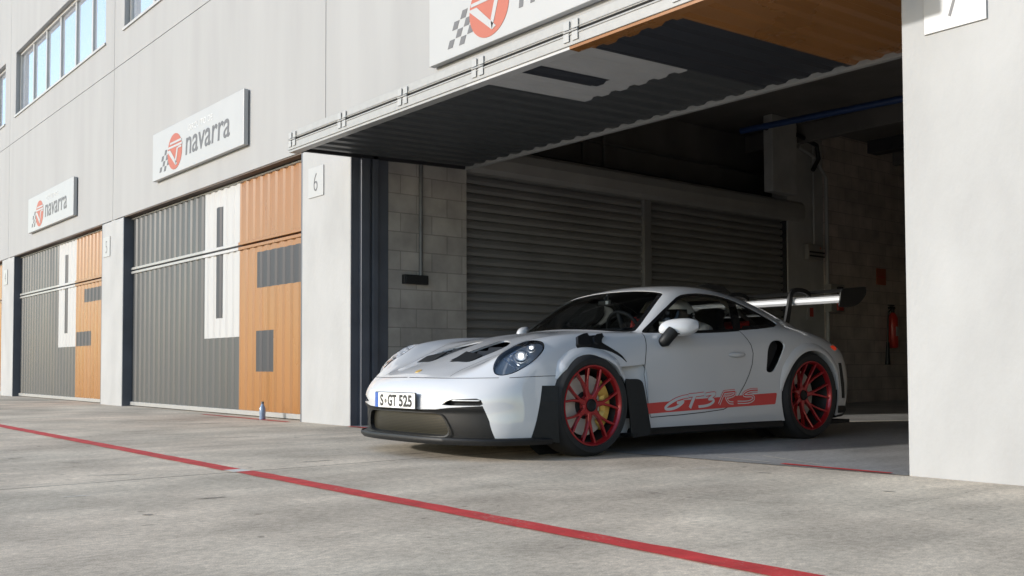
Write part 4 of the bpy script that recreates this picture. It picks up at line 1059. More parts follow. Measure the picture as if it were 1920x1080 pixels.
# recess with inner panel, blade behind the wheel, flap before it
def recm(p, n):
    t = max(0, min(1, (.578 - p.y) / .25)); return p + Vector((-.085 * t ** .8 - .004, 0, 0))
for side in ('left', 'right'): shell_object('vent_panel', vs_rc, fs_rc, M['paint'], CAR, mirror=side, move=recm, flat=True)
mb = MB()
for s_ in (1, -1):
    out = cr([(.325, .512), (.36, .519), (.418, .519), (.448, .505), (.464, .47), (.485, .36), (.505, .25), (.522, .16), (.50, .125), (.44, .118), (.372, .118), (.358, .25), (.338, .40)], 3)
    def bf(a, b, d): return ((.893 + .05 * min(1, max(0, (a - .33) / .17)) + d) * s_, a, b)
    mb.prism([tuple(p) for p in out], bf, 0, .014)
    mb.box(*(sorted((.80 * s_, .93 * s_))), .372, .50, .118, .14)
    mb.tube([(.86 * s_, .40, .47), (.92 * s_, .40, .47)], .012, 8)
split_by(mb.build('wheel_blade', M['satin'], CAR, bevel=.003), lambda c: c.x > 0)
mb = MB()
for s_ in (1, -1):
    L_ = [(-.418, .484), (-.44, .38), (-.47, .26), (-.505, .148)]; Rr = [(-.318, .484), (-.325, .38), (-.325, .26), (-.315, .11)]
    for i in range(3):
        q = []
        for (a, b), o in ((L_[i], .004), (Rr[i], .030), (Rr[i + 1], .032), (L_[i + 1], .004)):
            h_ = surf(a, b) or surf(a, .18); q.append(((h_.x + o) * s_, a, b))
        mb.add(q + [(v[0] - .03 * s_, v[1], v[2]) for v in q], [(0, 1, 2, 3), (7, 6, 5, 4), (0, 4, 5, 1), (1, 5, 6, 2), (2, 6, 7, 3), (3, 7, 4, 0)])
split_by(mb.build('wheel_flap', M['satin'], CAR), lambda c: c.x > 0)
mb = MB()                                              # slim vertical blade behind the rear wheel
for s_ in (1, -1):
    mb.prism([(2.872, .632), (2.905, .632), (2.925, .55), (2.945, .45), (2.95, .33), (2.915, .33), (2.895, .46)], lambda a, b, d: ((.905 + d) * s_, a, b), 0, .016)
    mb.box(*sorted((.86 * s_, .91 * s_)), 2.84, 2.89, .59, .605)
split_by(mb.build('rear_blade', M['satin'], CAR, bevel=.003), lambda c: c.x > 0)
# flared arch lips
def flare(cx_, cz_, r0, a0, a1, lift, name):
    mb = MB()
    for s_ in (1, -1):
        rows = []; n = 48
        for k in range(n + 1):
            t = R(a0 + (a1 - a0) * k / n); c_, sn = math.cos(t), math.sin(t)
            fade = min(1, min(k, n - k) / 7)
            wid = .022 + .040 * fade
            row = []
            for rr, o in ((r0 + wid, .0008), (r0 + wid * .75, .004 + lift * .45 * fade), (r0 + wid * .45, .005 + lift * .8 * fade), (r0 + .012, .005 + lift * fade), (r0 - .004, .003 + lift * fade * .96), (r0 - .008, lift * fade * .8 - .002), (r0 - .009, -.06)):
                h_ = surf(cx_ + (rr if rr > r0 else r0) * c_, cz_ + (rr if rr > r0 else r0) * sn)
                y0 = h_.x if h_ else .9
                row.append(((y0 + o) * s_, cx_ + rr * c_, cz_ + rr * sn))
            rows.append(row)
        m_ = len(rows[0])
        mb.add([q for r_ in rows for q in r_], [(i * m_ + j, (i + 1) * m_ + j, (i + 1) * m_ + j + 1, i * m_ + j + 1) for i in range(n) for j in range(m_ - 1)])
    return split_by(mb.build(name, M['paint'], CAR, auto=50), lambda c: c.x > 0)
flare(*AF, 38, 147, .030, 'fender_flare')
flare(*AR, 8, 172, .018, 'fender_flare')
mb = MB()
for cx_, cz_, r_ in (AF, AR):
    for s_ in (1, -1):
        n = 40
        vs = []
        for k in range(n + 1):
            t = R(-12 + 204 * k / n)
            for y in (.885, .55): vs.append((y * s_, cx_ + (r_ + .012) * math.cos(t), cz_ + (r_ + .012) * math.sin(t)))
        mb.add(vs, [(2 * k, 2 * k + 1, 2 * k + 3, 2 * k + 2) for k in range(n)])
        c0 = len(mb.v); mb.add([(.56 * s_, cx_ + (r_ + .012) * math.cos(R(9 * k)), cz_ + (r_ + .012) * math.sin(R(9 * k))) for k in range(40)], [tuple(range(40))])
split_by(mb.build('wheel_arch_liner', M['gap'], CAR, fix=False), lambda c: (c.x > 0, c.y > 1.2))
# bonnet vents: black well, inclined flap, fins
for side in ('left', 'right'):
    s_ = 1 if side == 'left' else -1
    well = shell_object('bonnet_vent', fs_vent[0], fs_vent[1], M['gap'], CAR, mirror=side, rim=-.0, move=lambda p, n: p - Vector((0, 0, .085 * min(1, max(0, (p.y + .62) / .15)))), flat=True)
    mb = MB(); q = []
    for X, Y, dz in ((-.612, .118, .0), (-.606, .335, .0), (-.50, .345, .012), (-.475, .118, .022)):
        h_ = surf_top(X, Y); q.append((h_.x * s_, h_.y, h_.z + dz))
    mb.add(q + [(v[0], v[1], v[2] - .012) for v in q], [(0, 1, 2, 3), (7, 6, 5, 4), (0, 4, 5, 1), (1, 5, 6, 2), (2, 6, 7, 3), (3, 7, 4, 0)]); mb.build('vent_flap', M['satin'], well, bevel=.004)
    mb = MB()
    for X, y0, y1 in ((-.40, .13, .32), (-.31, .13, .29)):
        h_ = surf_top(X, .2); mb.obox((.225 * s_, X, h_.z - .03), (Vector((1, 0, 0)), Vector((0, .6, .8)), Vector((0, -.8, .6))), (.5 * (y1 - y0), .035, .003))
    mb.build('vent_fin', M['satin'], well)
    mb = MB()                                           # black inner edge strip running back along the vent
    ribbon(mb, [(-.60, .112), (-.40, .108), (-.16, .112)], .014, .003, surf_top)
    if s_ < 0: mb.v = [(-v[0], v[1], v[2]) for v in mb.v]
    mb.build('vent_edge', M['satin'], well, fix=False)
# fender louvre
FV = [(-.062, .752), (-.023, .804), (.048, .822), (.098, .828), (.110, .818), (.16, .822), (.226, .827), (.232, .815), (.213, .806), (.170, .790), (.172, .774), (.205, .752), (.243, .731), (.29, .705), (.325, .681), (.360, .638), (.322, .667), (.28, .690), (.235, .708), (.19, .720), (.147, .727), (.10, .7295), (.053, .728), (.0, .721), (-.046, .709), (-.066, .716)]
_bmF = bmesh.new(); _bmF.from_mesh(bpy.data.meshes['body']); 
bmesh.ops.delete(_bmF, geom=[v for v in _bmF.verts if v.co.x < .5 or v.co.y < -.3 or v.co.y > .6 or v.co.z < .55], context='VERTS'); _bmF.normal_update()
ff = cut([(p[0], .84, p[1]) for p in FV], Vector((.75, 0, .66)) if False else SIDE, lambda c: c.x > .6, bm=_bmF, mind=.02)
idx = {}; fsv = [[idx.setdefault(v, len(idx)) for v in f.verts] for f in ff]; vsv = [None] * len(idx)
for v, i in idx.items(): vsv[i] = v.co.copy()
_bmF.free()
for side in ('left', 'right'):
    s_ = 1 if side == 'left' else -1
    lv = shell_object('fender_louvre', vsv, fsv, M['satin'], CAR, off=.006, rim=.012, mirror=side, flat=True)
    for poly in ([(-.064, .748), (-.024, .804), (.048, .822), (.098, .829), (.092, .79), (.07, .752), (.02, .738), (-.03, .735)], [(.112, .800), (.16, .820), (.226, .827), (.214, .806), (.182, .786), (.165, .762), (.12, .752), (.095, .765)]):
        mb = MB(); lo, hi = [], []; c_ = (sum(p[0] for p in poly) / len(poly), sum(p[1] for p in poly) / len(poly))
        for k, (a, b) in enumerate(poly):
            h_ = surf(a, b); nn = smooth_normal(h_); lo.append(h_ + nn * .004)
            h2 = surf(c_[0] + (a - c_[0]) * .86, c_[1] + (b - c_[1]) * .86); hi.append(h2 + smooth_normal(h2) * (.024 if k in (1, 2, 3) else .016))
        n = len(poly); V_ = [(v.x * s_, v.y, v.z) for v in lo + hi]
        mb.add(V_, [tuple(range(n, 2 * n))] + [(i, (i + 1) % n, n + (i + 1) % n, n + i) for i in range(n)]); mb.build('scoop', M['satin'], lv)
# side intake
for side in ('left', 'right'):
    shell_object('side_intake', vs_in, fs_in, M['gap'], CAR, mirror=side, move=lambda p, n: p - Vector((.07, 0, 0)), flat=True)
for side in ('left', 'right'):
    shell_object('tail_light', vs_tl, fs_tl, M['tail'], CAR, mirror=side, off=.001)
# door handles
for d_, s_ in ((doL, 1), (doR, -1)):
    mb = MB(); n = 24; rows = []
    for i in range(13):
        t = i / 12; X = 1.475 + .205 * t; hh = .0215 * math.sin(math.pi * min(1, max(.02, t))) ** .5; hs = surf(X, .693).x
        row = [(s_ * (hs + .003 + .020 * math.sin(math.pi * t) ** .7 * max(0, math.cos(a_)) ** .6 * (1 if abs(a_) < 1.58 else 0)), X, .693 + .004 * t + hh * math.sin(a_)) for a_ in [R(-90 + 15 * j) for j in range(13)]]
        rows.append(row)
    mb.add([q for r_ in rows for q in r_], [(i * 13 + j, (i + 1) * 13 + j, (i + 1) * 13 + j + 1, i * 13 + j + 1) for i in range(12) for j in range(12)])
    mb.build('handle', M['paint'], d_, smooth=True)
# stripe with cut-out lettering
ST = [(.45, .342)] + [(.566 + (2.0 - .566) * i / 10, .344 + .047 * i / 10) for i in range(11)] + [(2.016, .391), (2.024, .383), (2.006, .309), (1.998, .3015), (1.99, .3010)] + [(1.9 - (1.9 - .575) * i / 9, .2985 - (.2985 - .269) * i / 9) for i in range(10)] + [(.45, .262)]
def strip_patch(poly, off):
    """polygon on the flank, filled by vertical slices"""
    mb = MB(); P = [Vector(p) for p in poly]; xs = sorted({round(.45 + i * .012, 4) for i in range(140)} | {p[0] for p in poly})
    prev = None
    for x in xs:
        zs = []
        for a, b in zip(P, P[1:] + P[:1]):
            if abs(a.x - b.x) > 1e-9 and (a.x - x) * (b.x - x) <= 0: zs.append(a.y + (b.y - a.y) * (x - a.x) / (b.x - a.x))
        if len(zs) < 2: prev = None; continue
        cur = []
        for k in range(4):
            h_ = surf(x, min(zs) + (max(zs) - min(zs)) * k / 3); cur.append(h_ + smooth_normal(h_) * off)
        if prev:
            for k in range(3): mb.add([prev[k], cur[k], cur[k + 1], prev[k + 1]], [(0, 1, 2, 3)])
        prev = cur
    return mb
LET = [  # (centre line, width of white stroke)
 ('f', cr([(1.007, .384), (.94, .378), (.87, .362), (.80, .335), (.757, .309), (.765, .297), (.81, .296), (.87, .306), (.92, .326), (.952, .348), (.915, .343), (.88, .338)], 4, False), .0155),
 ('f', [(1.012, .389), (1.10, .393), (1.185, .399)], .017), ('f', [(1.083, .390), (1.05, .345), (1.018, .298)], .022),
 ('f', cr([(1.205, .392), (1.25, .397), (1.312, .399), (1.27, .375), (1.235, .358), (1.28, .357), (1.292, .341), (1.25, .319), (1.19, .308), (1.115, .3045)], 4, False), .015),
 ('o', [(1.352, .316), (1.385, .362), (1.418, .405), (1.50, .409), (1.545, .411)], .020), ('o', cr([(1.545, .411), (1.535, .385), (1.48, .370), (1.44, .367), (1.45, .345), (1.475, .326), (1.52, .322)], 4, False), .018),
 ('o', cr([(1.810, .416), (1.74, .415), (1.68, .402), (1.645, .382), (1.68, .374), (1.745, .372), (1.762, .350), (1.72, .330), (1.66, .324), (1.57, .326)], 4, False), .019)]
st = strip_patch(ST, .0016)
if True:
    o = st.build('side_stripe', M['stripe'], CAR, fix=False)
    mb = MB(); mw_ = MB(); mi_ = MB()
    for kind, pts, wd in LET:
        pts = [(p[0], p[1]) for p in pts]
        wd *= 1.2; ribbon(mb, pts, wd + .012, .0019, surf); ribbon(mw_, pts, wd + .002, .0023, surf)
        if kind == 'o': ribbon(mi_, pts, wd - .012, .0027, surf)
    mb.build('letter_outline', M['stripe'], o, fix=False); mw_.build('lettering', M['letter'], o, fix=False); mi_.build('letter_fill', M['stripe'], o, fix=False)
# licence plate
pe = MB(); py = surf_front(0, .38).y - .018
pe.box(-.262, .262, py - .006, py + .004, .325, .437); plt = pe.build('licence_plate', M['black'], CAR, bevel=.004)
q = MB(); q.box(-.256, .256, py - .009, py - .0062, .330, .432); q.build('plate_face', M['plate'], plt)
q = MB(); q.box(-.256, -.214, py - .0105, py - .0092, .330, .432); q.build('country_band', M['eublue'], plt)
def ptext(txt, x0, wd, size, z0, name='lettering', mat=M['black'], wt=.004):
    vs, fs = text_mesh(txt, size, wt, 1, .0003); k = wd / (max(v[0] for v in vs) - min(v[0] for v in vs)); mn = min(v[0] for v in vs)
    q = MB(); q.add([(x0 + (v[0] - mn) * k, py - .0098 - v[2], z0 + v[1]) for v in vs], fs); return q.build(name, mat, plt, fix=False)
ptext('S', -.188, .045, .105, .344); ptext('GT', -.088, .115, .105, .344); ptext('525', .058, .165, .105, .344)
q = MB(); q.lathe([(0, 0), (0, .016), (.001, .016)], c=(-.116, py - .0095, .375), axis='y', n=20); q.build('seal', M['steel'], plt); ptext('D', -.244, .016, .03, .336, 'country_letter', M['plate'], .001)
# badge on the nose
h_ = surf_top(-.80, 0); q = MB(); nn = smooth_normal(h_); q.tube([h_ + nn * .0005, h_ + nn * .003], [.026, .024], 20); q.build('badge', M['gold'], bon, auto=40)
# ---- mirrors
for s_ in (1, -1):
    mb = MB(); rows = []; n = 24
    for i in range(17):
        t = -1 + 2 * i / 16; X = .80 + .155 * 0
        # housing: egg swept across the car, fuller on the inside, rounded outer end
        w_ = math.sqrt(max(0, 1 - abs(t) ** 2.6)); Yc = .905 + .105 * t
        a_, b_ = .078 * w_ + .001, .064 * w_ + .001
        cxm = .885 + .085 * t; czm = .893 + .006 * t
        rows.append([(Yc * s_, cxm + a_ * math.copysign(abs(math.cos(u)) ** (.75), math.cos(u)) * (1.18 if math.cos(u) < 0 else .8), czm + b_ * math.copysign(abs(math.sin(u)) ** .85, math.sin(u)) + .012 * (math.cos(u))) for u in [2 * math.pi * k / n for k in range(n)]])
    mb.add([q for r_ in rows for q in r_], [(i * n + k, (i + 1) * n + k, (i + 1) * n + (k + 1) % n, i * n + (k + 1) % n) for i in range(16) for k in range(n)])
    mr = mb.build('wing_mirror', M['paint'], CAR, smooth=True)
    mb = MB(); mb.tube([(.835 * s_, .755, .775), (.865 * s_, .765, .79), (.885 * s_, .79, .83), (.895 * s_, .82, .865)], [.03, .046, .046, .05], 14); mb.build('mirror_stalk', M['satin'], mr, auto=50)
    mb = MB()
    rows = [r_ for r_ in rows]
    band = []
    for i in range(1, 16):
        r_ = rows[i]; c_ = Vector((sum(q[0] for q in r_) / n, sum(q[1] for q in r_) / n, sum(q[2] for q in r_) / n))
        band.append([tuple(c_ + (Vector(r_[k]) - c_) * 1.012) for k in range(12, 20)])
    mb.add([q for r_ in [b_[2:4] for b_ in band[:11]] for q in r_], [(2 * i, 2 * i + 1, 2 * i + 3, 2 * i + 2) for i in range(10)]); mb.build('mirror_band', M['gloss'], mr, fix=False)
# ---- rear wing
mb = MB(); sec = [(3.0, 1.178), (3.003, 1.200), (3.02, 1.217), (3.06, 1.226), (3.14, 1.228), (3.24, 1.238), (3.30, 1.252), (3.30, 1.246), (3.22, 1.212), (3.13, 1.176), (3.06, 1.156), (3.02, 1.158)]
n = len(sec); ys = [-.86 + 1.72 * i / 24 for i in range(25)]
mb.add([(y, X, Z) for y in ys for X, Z in sec], [(i * n + k, i * n + (k + 1) % n, (i + 1) * n + (k + 1) % n, (i + 1) * n + k) for i in range(24) for k in range(n)] + [tuple(range(n)), tuple(24 * n + k for k in range(n))])
wing = mb.build('rear_wing', M['paint'], CAR, auto=30)
mb = MB(); sec2 = [(3.27, 1.268), (3.29, 1.283), (3.36, 1.30), (3.40, 1.312), (3.40, 1.306), (3.34, 1.282)]; n = len(sec2)
mb.add([(y, X, Z) for y in (-.86, .86) for X, Z in sec2], [(k, (k + 1) % n, n + (k + 1) % n, n + k) for k in range(n)] + [tuple(range(n)), tuple(n + k for k in range(n))]); mb.build('wing_flap', M['satin'], wing)
for s_ in (1, -1):
    mb = MB(); out = cr([(3.0, 1.268), (3.12, 1.288), (3.335, 1.309), (3.372, 1.300), (3.372, 1.245), (3.30, 1.18), (3.22, 1.142), (3.10, 1.121), (2.965, 1.121), (2.975, 1.18)], 3)
    mb.prism([tuple(p) for p in out], lambda a, b, d: (d * s_, a, b), .861, .875); mb.build('endplate', M['satin'], wing, bevel=.003)
    mb = MB()
    pts = cr([(2.90, .95), (2.935, 1.06), (2.965, 1.18), (2.985, 1.255), (3.02, 1.292), (3.10, 1.302), (3.2, 1.293), (3.28, 1.26)], 4, False)
    wds = [.062 - .022 * min(1, k / 14) for k in range(len(pts))]
    for k in range(len(pts) - 1):
        a, b = pts[k], pts[k + 1]; t = (b - a).normalized(); nrm = Vector((-t.y, t.x))
        q = [a + nrm * wds[k] * .5, b + nrm * wds[k + 1] * .5, b - nrm * wds[k + 1] * .5, a - nrm * wds[k] * .5]
        vs = [(.355 * s_ + e, p.x, p.y) for e in (-.011, .011) for p in q]
        mb.add(vs, [(0, 1, 2, 3), (7, 6, 5, 4), (0, 4, 5, 1), (2, 6, 7, 3)])
    mb.build('wing_mount', M['satin'], wing)
# roof fins and lid spoiler lip
mb = MB()
for s_ in (1, -1):
    mb.prism([(1.62, 1.262), (1.75, 1.290), (1.95, 1.272), (2.06, 1.215), (1.9, 1.235)], lambda a, b, d: (d * s_, a, b), .43, .442)
split_by(mb.build('roof_fin', M['satin'], CAR), lambda c: c.x > 0)
# ---- wheels
def wheel(X, Y, s_, r, rim_r, wid, hubdep, caliper_side, turn=0, phase=8):
    e = bpy.data.objects.new('wheel', None); COL.objects.link(e); e.parent = CAR; e.location = (Y * s_, X, r - .004); e.rotation_euler = (0, 0, R(turn)); e.empty_display_size = .1
    f = lambda prof: [(a * s_, b) for a, b in prof]
    mb = MB(); mb.lathe(f([(-wid + .01, rim_r - .012), (-wid - .003, rim_r + .02), (-wid + .006, r - .03), (-wid + .03, r - .008), (-wid + .07, r), (-.07, r), (-.035, r - .006), (-.012, r - .022), (.004, r - .045), (.010, (r + rim_r) / 2 + .005), (.006, rim_r + .012), (-.004, rim_r + .001), (-.012, rim_r - .012)]), axis='x', n=72)
    for k in range(3): pass
    mb.build('tyre', M['rubber'], e, auto=30)
    mb = MB(); mb.lathe(f([(-.006, rim_r + .003), (.000, rim_r), (.001, rim_r - .008), (-.004, rim_r - .014), (-.020, rim_r - .020), (-.035, rim_r - .024)]), axis='x', n=72)
    bl = MB(); bl.lathe(f([(-.034, rim_r - .0238), (-.05, rim_r - .03), (-.13, rim_r - .045), (-wid + .02, rim_r - .025)]), axis='x', n=72); bl.build('barrel', M['satin'], e, auto=30)
    def bar(p, q, w0, w1, t0, t1, m=mb):
        p, q = Vector(p), Vector(q); d = (q - p).normalized(); ax = Vector((1, 0, 0)); sd_ = d.cross(ax).normalized(); nn_ = sd_.cross(d)
        vs = []
        for c, w_, t_ in ((p, w0, t0), (q, w1, t1)):
            vs += [c + sd_ * w_ * .5 + nn_ * 0, c + sd_ * w_ * .32 + ax * s_ * .004, c - sd_ * w_ * .32 + ax * s_ * .004, c - sd_ * w_ * .5, c - sd_ * w_ * .4 - ax * s_ * t_, c + sd_ * w_ * .4 - ax * s_ * t_]
        m.add(vs, [(i, (i + 1) % 6, 6 + (i + 1) % 6, 6 + i) for i in range(6)] + [(0, 1, 2, 3, 4, 5), (11, 10, 9, 8, 7, 6)])
    pol = lambda a, rr, d: (d * s_, rr * math.cos(a), rr * math.sin(a))
    for k in range(7):
        a = R(phase + k * 360 / 7); h = R(360 / 28)
        bar(pol(a, .045, -hubdep), pol(a, .118, -hubdep * .92), .046, .030, .03, .028)
        for sg in (1, -1):
            p0 = pol(a + sg * .03, .108, -hubdep * .94); p1 = pol(a + sg * h * .62, .18, -hubdep * .62 - .004); p2 = pol(a + sg * h, rim_r - .016, -.016)
            bar(p0, p1, .022, .016, .026, .022); bar(p1, p2, .016, .017, .022, .03)
    mb.lathe(f([(-hubdep - .03, .075), (-hubdep - .002, .072), (-hubdep + .004, .056), (-hubdep + .004, .04)]), axis='x', n=40)
    mb.build('rim', M['rimred'], e, auto=30)
    mb = MB(); mb.lathe(f([(-hubdep, .044), (-hubdep + .012, .043), (-hubdep + .016, .036), (-hubdep + .010, .031), (-hubdep + .011, 0)]), axis='x', n=32); mb.build('centre_lock', M['satin'], e, auto=30)
    mb = MB(); dd = hubdep + .055
    mb.lathe(f([(-dd, .095), (-dd, .205), (-dd - .03, .205), (-dd - .03, .095)]), axis='x', n=56, closed=True); bd = mb.build('brake_disc', M['disc'], e, auto=30)
    mb = MB(); mb.lathe(f([(-dd - .002, .094), (-dd + .012, .085), (-dd + .014, .05)]), axis='x', n=40); mb.build('disc_bell', M['gap'], bd, auto=30)
    mb = MB(); vs = []; n = 14
    for i in range(n + 1):
        a = R(-52 + 104 * i / n) + (0 if caliper_side > 0 else math.pi)
        w_ = .135 if i % 5 else .142
        for rr, d in ((w_, -dd + .006), (w_ + .03, -dd + .026), (.212, -dd + .026), (.222, -dd + .006), (.222, -dd - .05), (w_, -dd - .05)): vs.append((d * s_, rr * math.cos(a), rr * math.sin(a)))
    mb.add(vs, [(i * 6 + j, (i + 1) * 6 + j, (i + 1) * 6 + (j + 1) % 6, i * 6 + (j + 1) % 6) for i in range(n) for j in range(6)] + [tuple(range(6)), tuple(n * 6 + j for j in range(6))]); mb.build('brake_caliper', M['gold'], e, bevel=.004)
    mb = MB(); mb.lathe(f([(-dd - .06, .0), (-dd - .06, rim_r - .05)]), axis='x', n=40); mb.build('wheel_inner', M['gap'], e)
    return e
for s_ in (1, -1):
    wheel(0, .928, s_, .350, .272, .265, .030, 1, turn=1.8, phase=6)
    wheel(2.457, .935, s_, .366, .284, .325, .088, -1, phase=7)

# ---- cabin
mb = MB(); mb.box(-.70, .70, .35, 2.6, .30, .36); mb.build('cabin_floor', M['trim'], CAR)
mb = MB(); P = [(.50, .835), (.62, .862), (.78, .872), (.86, .852), (.88, .76), (.80, .6), (.62, .55), (.50, .6)]
mb.prism(P, lambda a, b, d: (d, a, b), -.70, .70); dsh = mb.build('dashboard', M['trim'], CAR, bevel=.02)
mb = MB(); P = [(.66, .868), (.72, .90), (.82, .905), (.86, .87)]; mb.prism(P, lambda a, b, d: (d, a, b), .22, .50); mb.build('instrument_hood', M['trim'], dsh, bevel=.01)
mb = MB(); mb.box(-.69, .69, 2.25, 2.29, .36, .95); mb.build('rear_bulkhead', M['trim'], CAR)
for Yc in (.36, -.36):
    mb = MB()
    bk = [(-.25, .36), (-.27, .55), (-.25, .72), (-.24, .86), (-.15, .95), (-.13, 1.05), (-.09, 1.09), (.09, 1.09), (.13, 1.05), (.15, .95), (.24, .86), (.25, .72), (.27, .55), (.25, .36)]
    mb.prism(bk, lambda a, b, d: (Yc + a, 1.60 + (b - .36) * .32 + d + .05 * (1 - (a / .27) ** 2) , b), -.05, .05)
    seat = mb.build('seat', M['trim'], CAR, bevel=.02)
    mb = MB(); mb.box(Yc - .24, Yc + .24, 1.12, 1.62, .36, .46); mb.build('seat_cushion', M['trim'], seat, bevel=.03)
    if Yc < 0:
        mb = MB()
        for dx in (-.07, .07):
            mb.obox((Yc + dx, 1.735, .93), (Vector((1, 0, 0)), Vector((0, .3, 1)).normalized(), Vector((0, 1, -.3)).normalized()), (.026, .12, .004))
        mb.obox((Yc, 1.745, 1.005), (Vector((1, 0, 0)), Vector((0, .3, 1)).normalized(), Vector((0, 1, -.3)).normalized()), (.075, .024, .006))
        mb.build('harness', M['beltred'], seat)
    else:
        mb = MB(); mb.add([(Yc - .20, 1.90, .94), (Yc + .22, 1.80, .90), (Yc + .22, 2.1, .985), (Yc - .1, 2.12, .985), (Yc - .20, 1.90, .90), (Yc + .22, 1.80, .86), (Yc + .22, 2.1, .945), (Yc - .1, 2.12, .945)], [(0, 1, 2, 3), (7, 6, 5, 4), (0, 4, 5, 1), (1, 5, 6, 2), (2, 6, 7, 3), (3, 7, 4, 0)]); mb.build('harness', M['beltred'], seat)
mb = MB()
for s_ in (1, -1):
    mb.tube([(.54 * s_, 1.98, .36), (.56 * s_, 1.97, .9), (.50 * s_, 1.94, 1.10), (.42 * s_, 1.93, 1.17), (.3 * s_, 1.93, 1.185), (0, 1.93, 1.19)], .022, 10)
    mb.tube([(.48 * s_, 1.94, 1.12), (.42 * s_, 2.3, 1.0), (.40 * s_, 2.6, .85)], .02, 10)
mb.tube([(.50, 1.95, 1.08), (-.54, 2.0, .50)], .02, 10); mb.build('roll_cage', M['cage'], CAR, smooth=True)
mb = MB(); mb.box(-.075, .075, .985, 1.01, 1.10, 1.145); mr2 = mb.build('rear_view_mirror', M['black'], CAR, bevel=.01)
mb = MB(); mb.tube([(0, 1.0, 1.14), (0, 1.03, 1.185)], .014, 8); mb.box(-.03, .03, 1.01, 1.05, 1.15, 1.17); mb.box(.02, .05, .982, .9845, 1.11, 1.138, 1); mb.build('mirror_mount', [M['black'], M['drl']], mr2)
# steering wheel
st_c = Vector((.36, .86, .865)); st_n = Vector((0, .92, .39)).normalized(); su = st_n.cross(Vector((1, 0, 0))).normalized()
mb = MB(); pts = [st_c + (Vector((1, 0, 0)) * math.cos(2 * math.pi * k / 32) + su * math.sin(2 * math.pi * k / 32)) * .175 for k in range(33)]
mb.tube(pts, .015, 8, cap=False)
for a in (0, math.pi, -math.pi / 2): mb.tube([st_c, st_c + (Vector((1, 0, 0)) * math.cos(a) + su * math.sin(a)) * .172], [.03, .016], 8)
mb.tube([st_c - st_n * .03, st_c + st_n * .015], .045, 16); mb.tube([st_c - st_n * .02, st_c - st_n * .18], .03, 10); mb.build('steering_wheel', M['trim'], CAR, smooth=True)

# ------------------------------------------------------------------ driver
DR_ = empty('person', tuple(CAR.matrix_basis @ Vector((.36, 1.45, .46))), 'driver in white helmet and black visor sitting at the wheel of the car', 'person', rz=R(-1.187))
def skin(name, chains, parent, mat, sub=2):
    """one continuous skinned surface from chains of (point, radius); first point of the first chain is the root"""
    me = bpy.data.meshes.new(name); V, E, Rr = [], [], []
    key = {}
    for ch in chains:
        prev = None
        for p, r in ch:
            k = tuple(round(c, 4) for c in p)
            if k not in key: key[k] = len(V); V.append(p); Rr.append(r)
            if prev is not None: E.append((prev, key[k]))
            prev = key[k]
    me.from_pydata(V, E, []); o = bpy.data.objects.new(name, me); COL.objects.link(o)
    m = o.modifiers.new('s', 'SKIN'); m.use_smooth_shade = True
    for i, d in enumerate(me.skin_vertices[0].data): d.radius = (Rr[i], Rr[i]) if not isinstance(Rr[i], tuple) else Rr[i]; d.use_root = i == 0
    s_ = o.modifiers.new('u', 'SUBSURF'); s_.levels = sub; s_.render_levels = sub
    dg = bpy.context.evaluated_depsgraph_get(); me2 = bpy.data.meshes.new_from_object(o.evaluated_get(dg)); me2.name = name
    bpy.data.objects.remove(o); bpy.data.meshes.remove(me)
    o = bpy.data.objects.new(name, me2); COL.objects.link(o); me2.materials.clear(); me2.materials.append(mat); me2.shade_smooth(); o.parent = parent
    return o
# local frame of the driver: x left, y rearward, z up; origin at the seat cushion
hipL, hipR = (.10, .10, .10), (-.10, .10, .10)
sw_ = Vector((0, .86 - 1.45, .865 - .46))
def grip(s_): a = R(18); return sw_ + (Vector((1, 0, 0)) * math.cos(a) * s_ + su * math.sin(a)) * .175
ch = [[((0, .12, .10), .15), ((0, .15, .26), .135), ((0, .17, .40), .15), ((0, .14, .50), .075), ((0, .09, .56), .06), ((0, .05, .60), .07)]]
for s_ in (1, -1):
    g_ = grip(s_)
    ch.append([((0, .17, .40), .15), ((.18 * s_, .15, .42), .07), ((.27 * s_, -.02, .30), .055), ((.25 * s_, -.30, .33), .042), (tuple(g_ + Vector((.012 * s_, .045, -.005))), .032)])
    ch.append([((0, .12, .10), .15), ((.11 * s_, .02, .09), .09), ((.14 * s_, -.36, .17), .065), ((.13 * s_, -.72, -.02), .05), ((.13 * s_, -.80, -.02), .045)])
bodyp = skin('body', ch, DR_, M['cloth'])
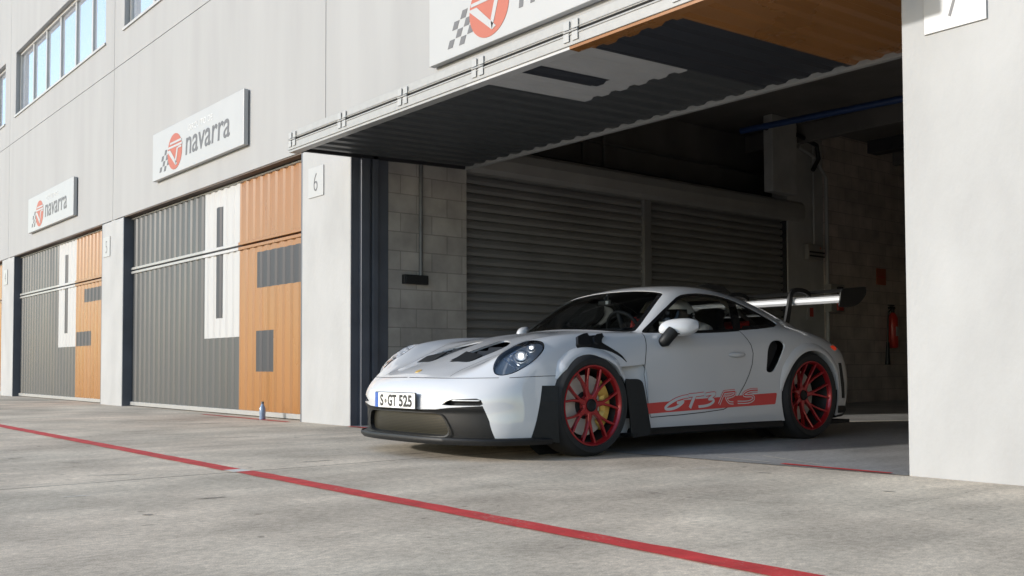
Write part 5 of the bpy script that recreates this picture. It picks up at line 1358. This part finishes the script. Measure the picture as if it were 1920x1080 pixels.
# gloved hands closed round the rim
for s_ in (1, -1):
    g_ = grip(s_); tang = (su * s_).normalized(); fwd = Vector((0, -1, 0)); outn = (g_ - sw_).normalized()
    palm = g_ + Vector((0, .03, 0)) + outn * .008
    chains = [[(tuple(palm + Vector((0, .04, -.01))), .026), (tuple(palm), .028), (tuple(palm + tang * .012), .027)]]
    for k, ln in enumerate((.9, 1.0, .95, .8)):
        b0 = palm + tang * (-.03 + .02 * k)
        chains.append([(tuple(palm), .028), (tuple(b0 + outn * .022), .0105), (tuple(b0 + outn * .026 * ln + fwd * .035), .0095), (tuple(b0 + outn * .004 + fwd * .052 * ln), .009), (tuple(b0 - outn * .016 * ln + fwd * .046), .008)])
    chains.append([(tuple(palm), .028), (tuple(palm + tang * .035 - outn * .012), .011), (tuple(palm + tang * .048 - outn * .022 + fwd * .03), .0095)])
    skin('glove', chains, DR_, M['trim'], 1)
# helmet: shell, visor, chin bar
hc_ = Vector((0, .015, .545))
def blob(fn, nu=40, nv=24): 
    vs = []; 
    for j in range(nv + 1):
        th = math.pi * j / nv
        for i in range(nu):
            vs.append(hc_ + fn(th, 2 * math.pi * i / nu))
    fs = [(j * nu + i, (j + 1) * nu + i, (j + 1) * nu + (i + 1) % nu, j * nu + (i + 1) % nu) for j in range(nv) for i in range(nu)]
    return vs, fs
def hel(th, ph, k=1.0):
    d = Vector((math.sin(th) * math.cos(ph), math.sin(th) * math.sin(ph), math.cos(th)))
    r = Vector((.128, .152, .150)); p = Vector((d.x * r.x, d.y * r.y, d.z * r.z)) * k
    if d.y < 0 and d.z < .1: p.y -= .030 * min(1, -d.y * 1.4) * min(1, max(0, .1 - d.z) * 2.5)
    if p.z < -.115: p.z = -.115 - (p.z + .115) * -.12
    return p
vs, fs = blob(lambda t, p: hel(t, p)); mb = MB(); mb.add(vs, fs); he = mb.build('helmet', M['helmet'], DR_, smooth=True)
vis = [f for f in fs if all((lambda q: q.y < .03 and -.045 < q.z - .0 < .062 and (q.y < -.02 or abs(q.z - .005) < .03))(Vector(vs[i]) - hc_) for i in f)]
mb = MB(); mb.add([hc_ + (Vector(v) - hc_) * 1.02 for v in vs], vis); mb.build('visor', M['gloss'], he, smooth=True, fix=False)
mb = MB()
for s_ in (1, -1):
    c = hc_ + Vector((.126 * s_, .035, .008)); mb.tube([c, c + Vector((.010 * s_, 0, 0))], .026, 16)
mb.build('visor_pivot', M['satin'], he, auto=40)
mb = MB()
for s_ in (1, -1):
    for dz in (-.012, .014):
        c = hc_ + Vector((.136 * s_, .035, .006 + dz)); mb.tube([c, c + Vector((.006 * s_, 0, 0))], .009, 12)
mb.build('visor_screw', M['drl'], he, auto=40)
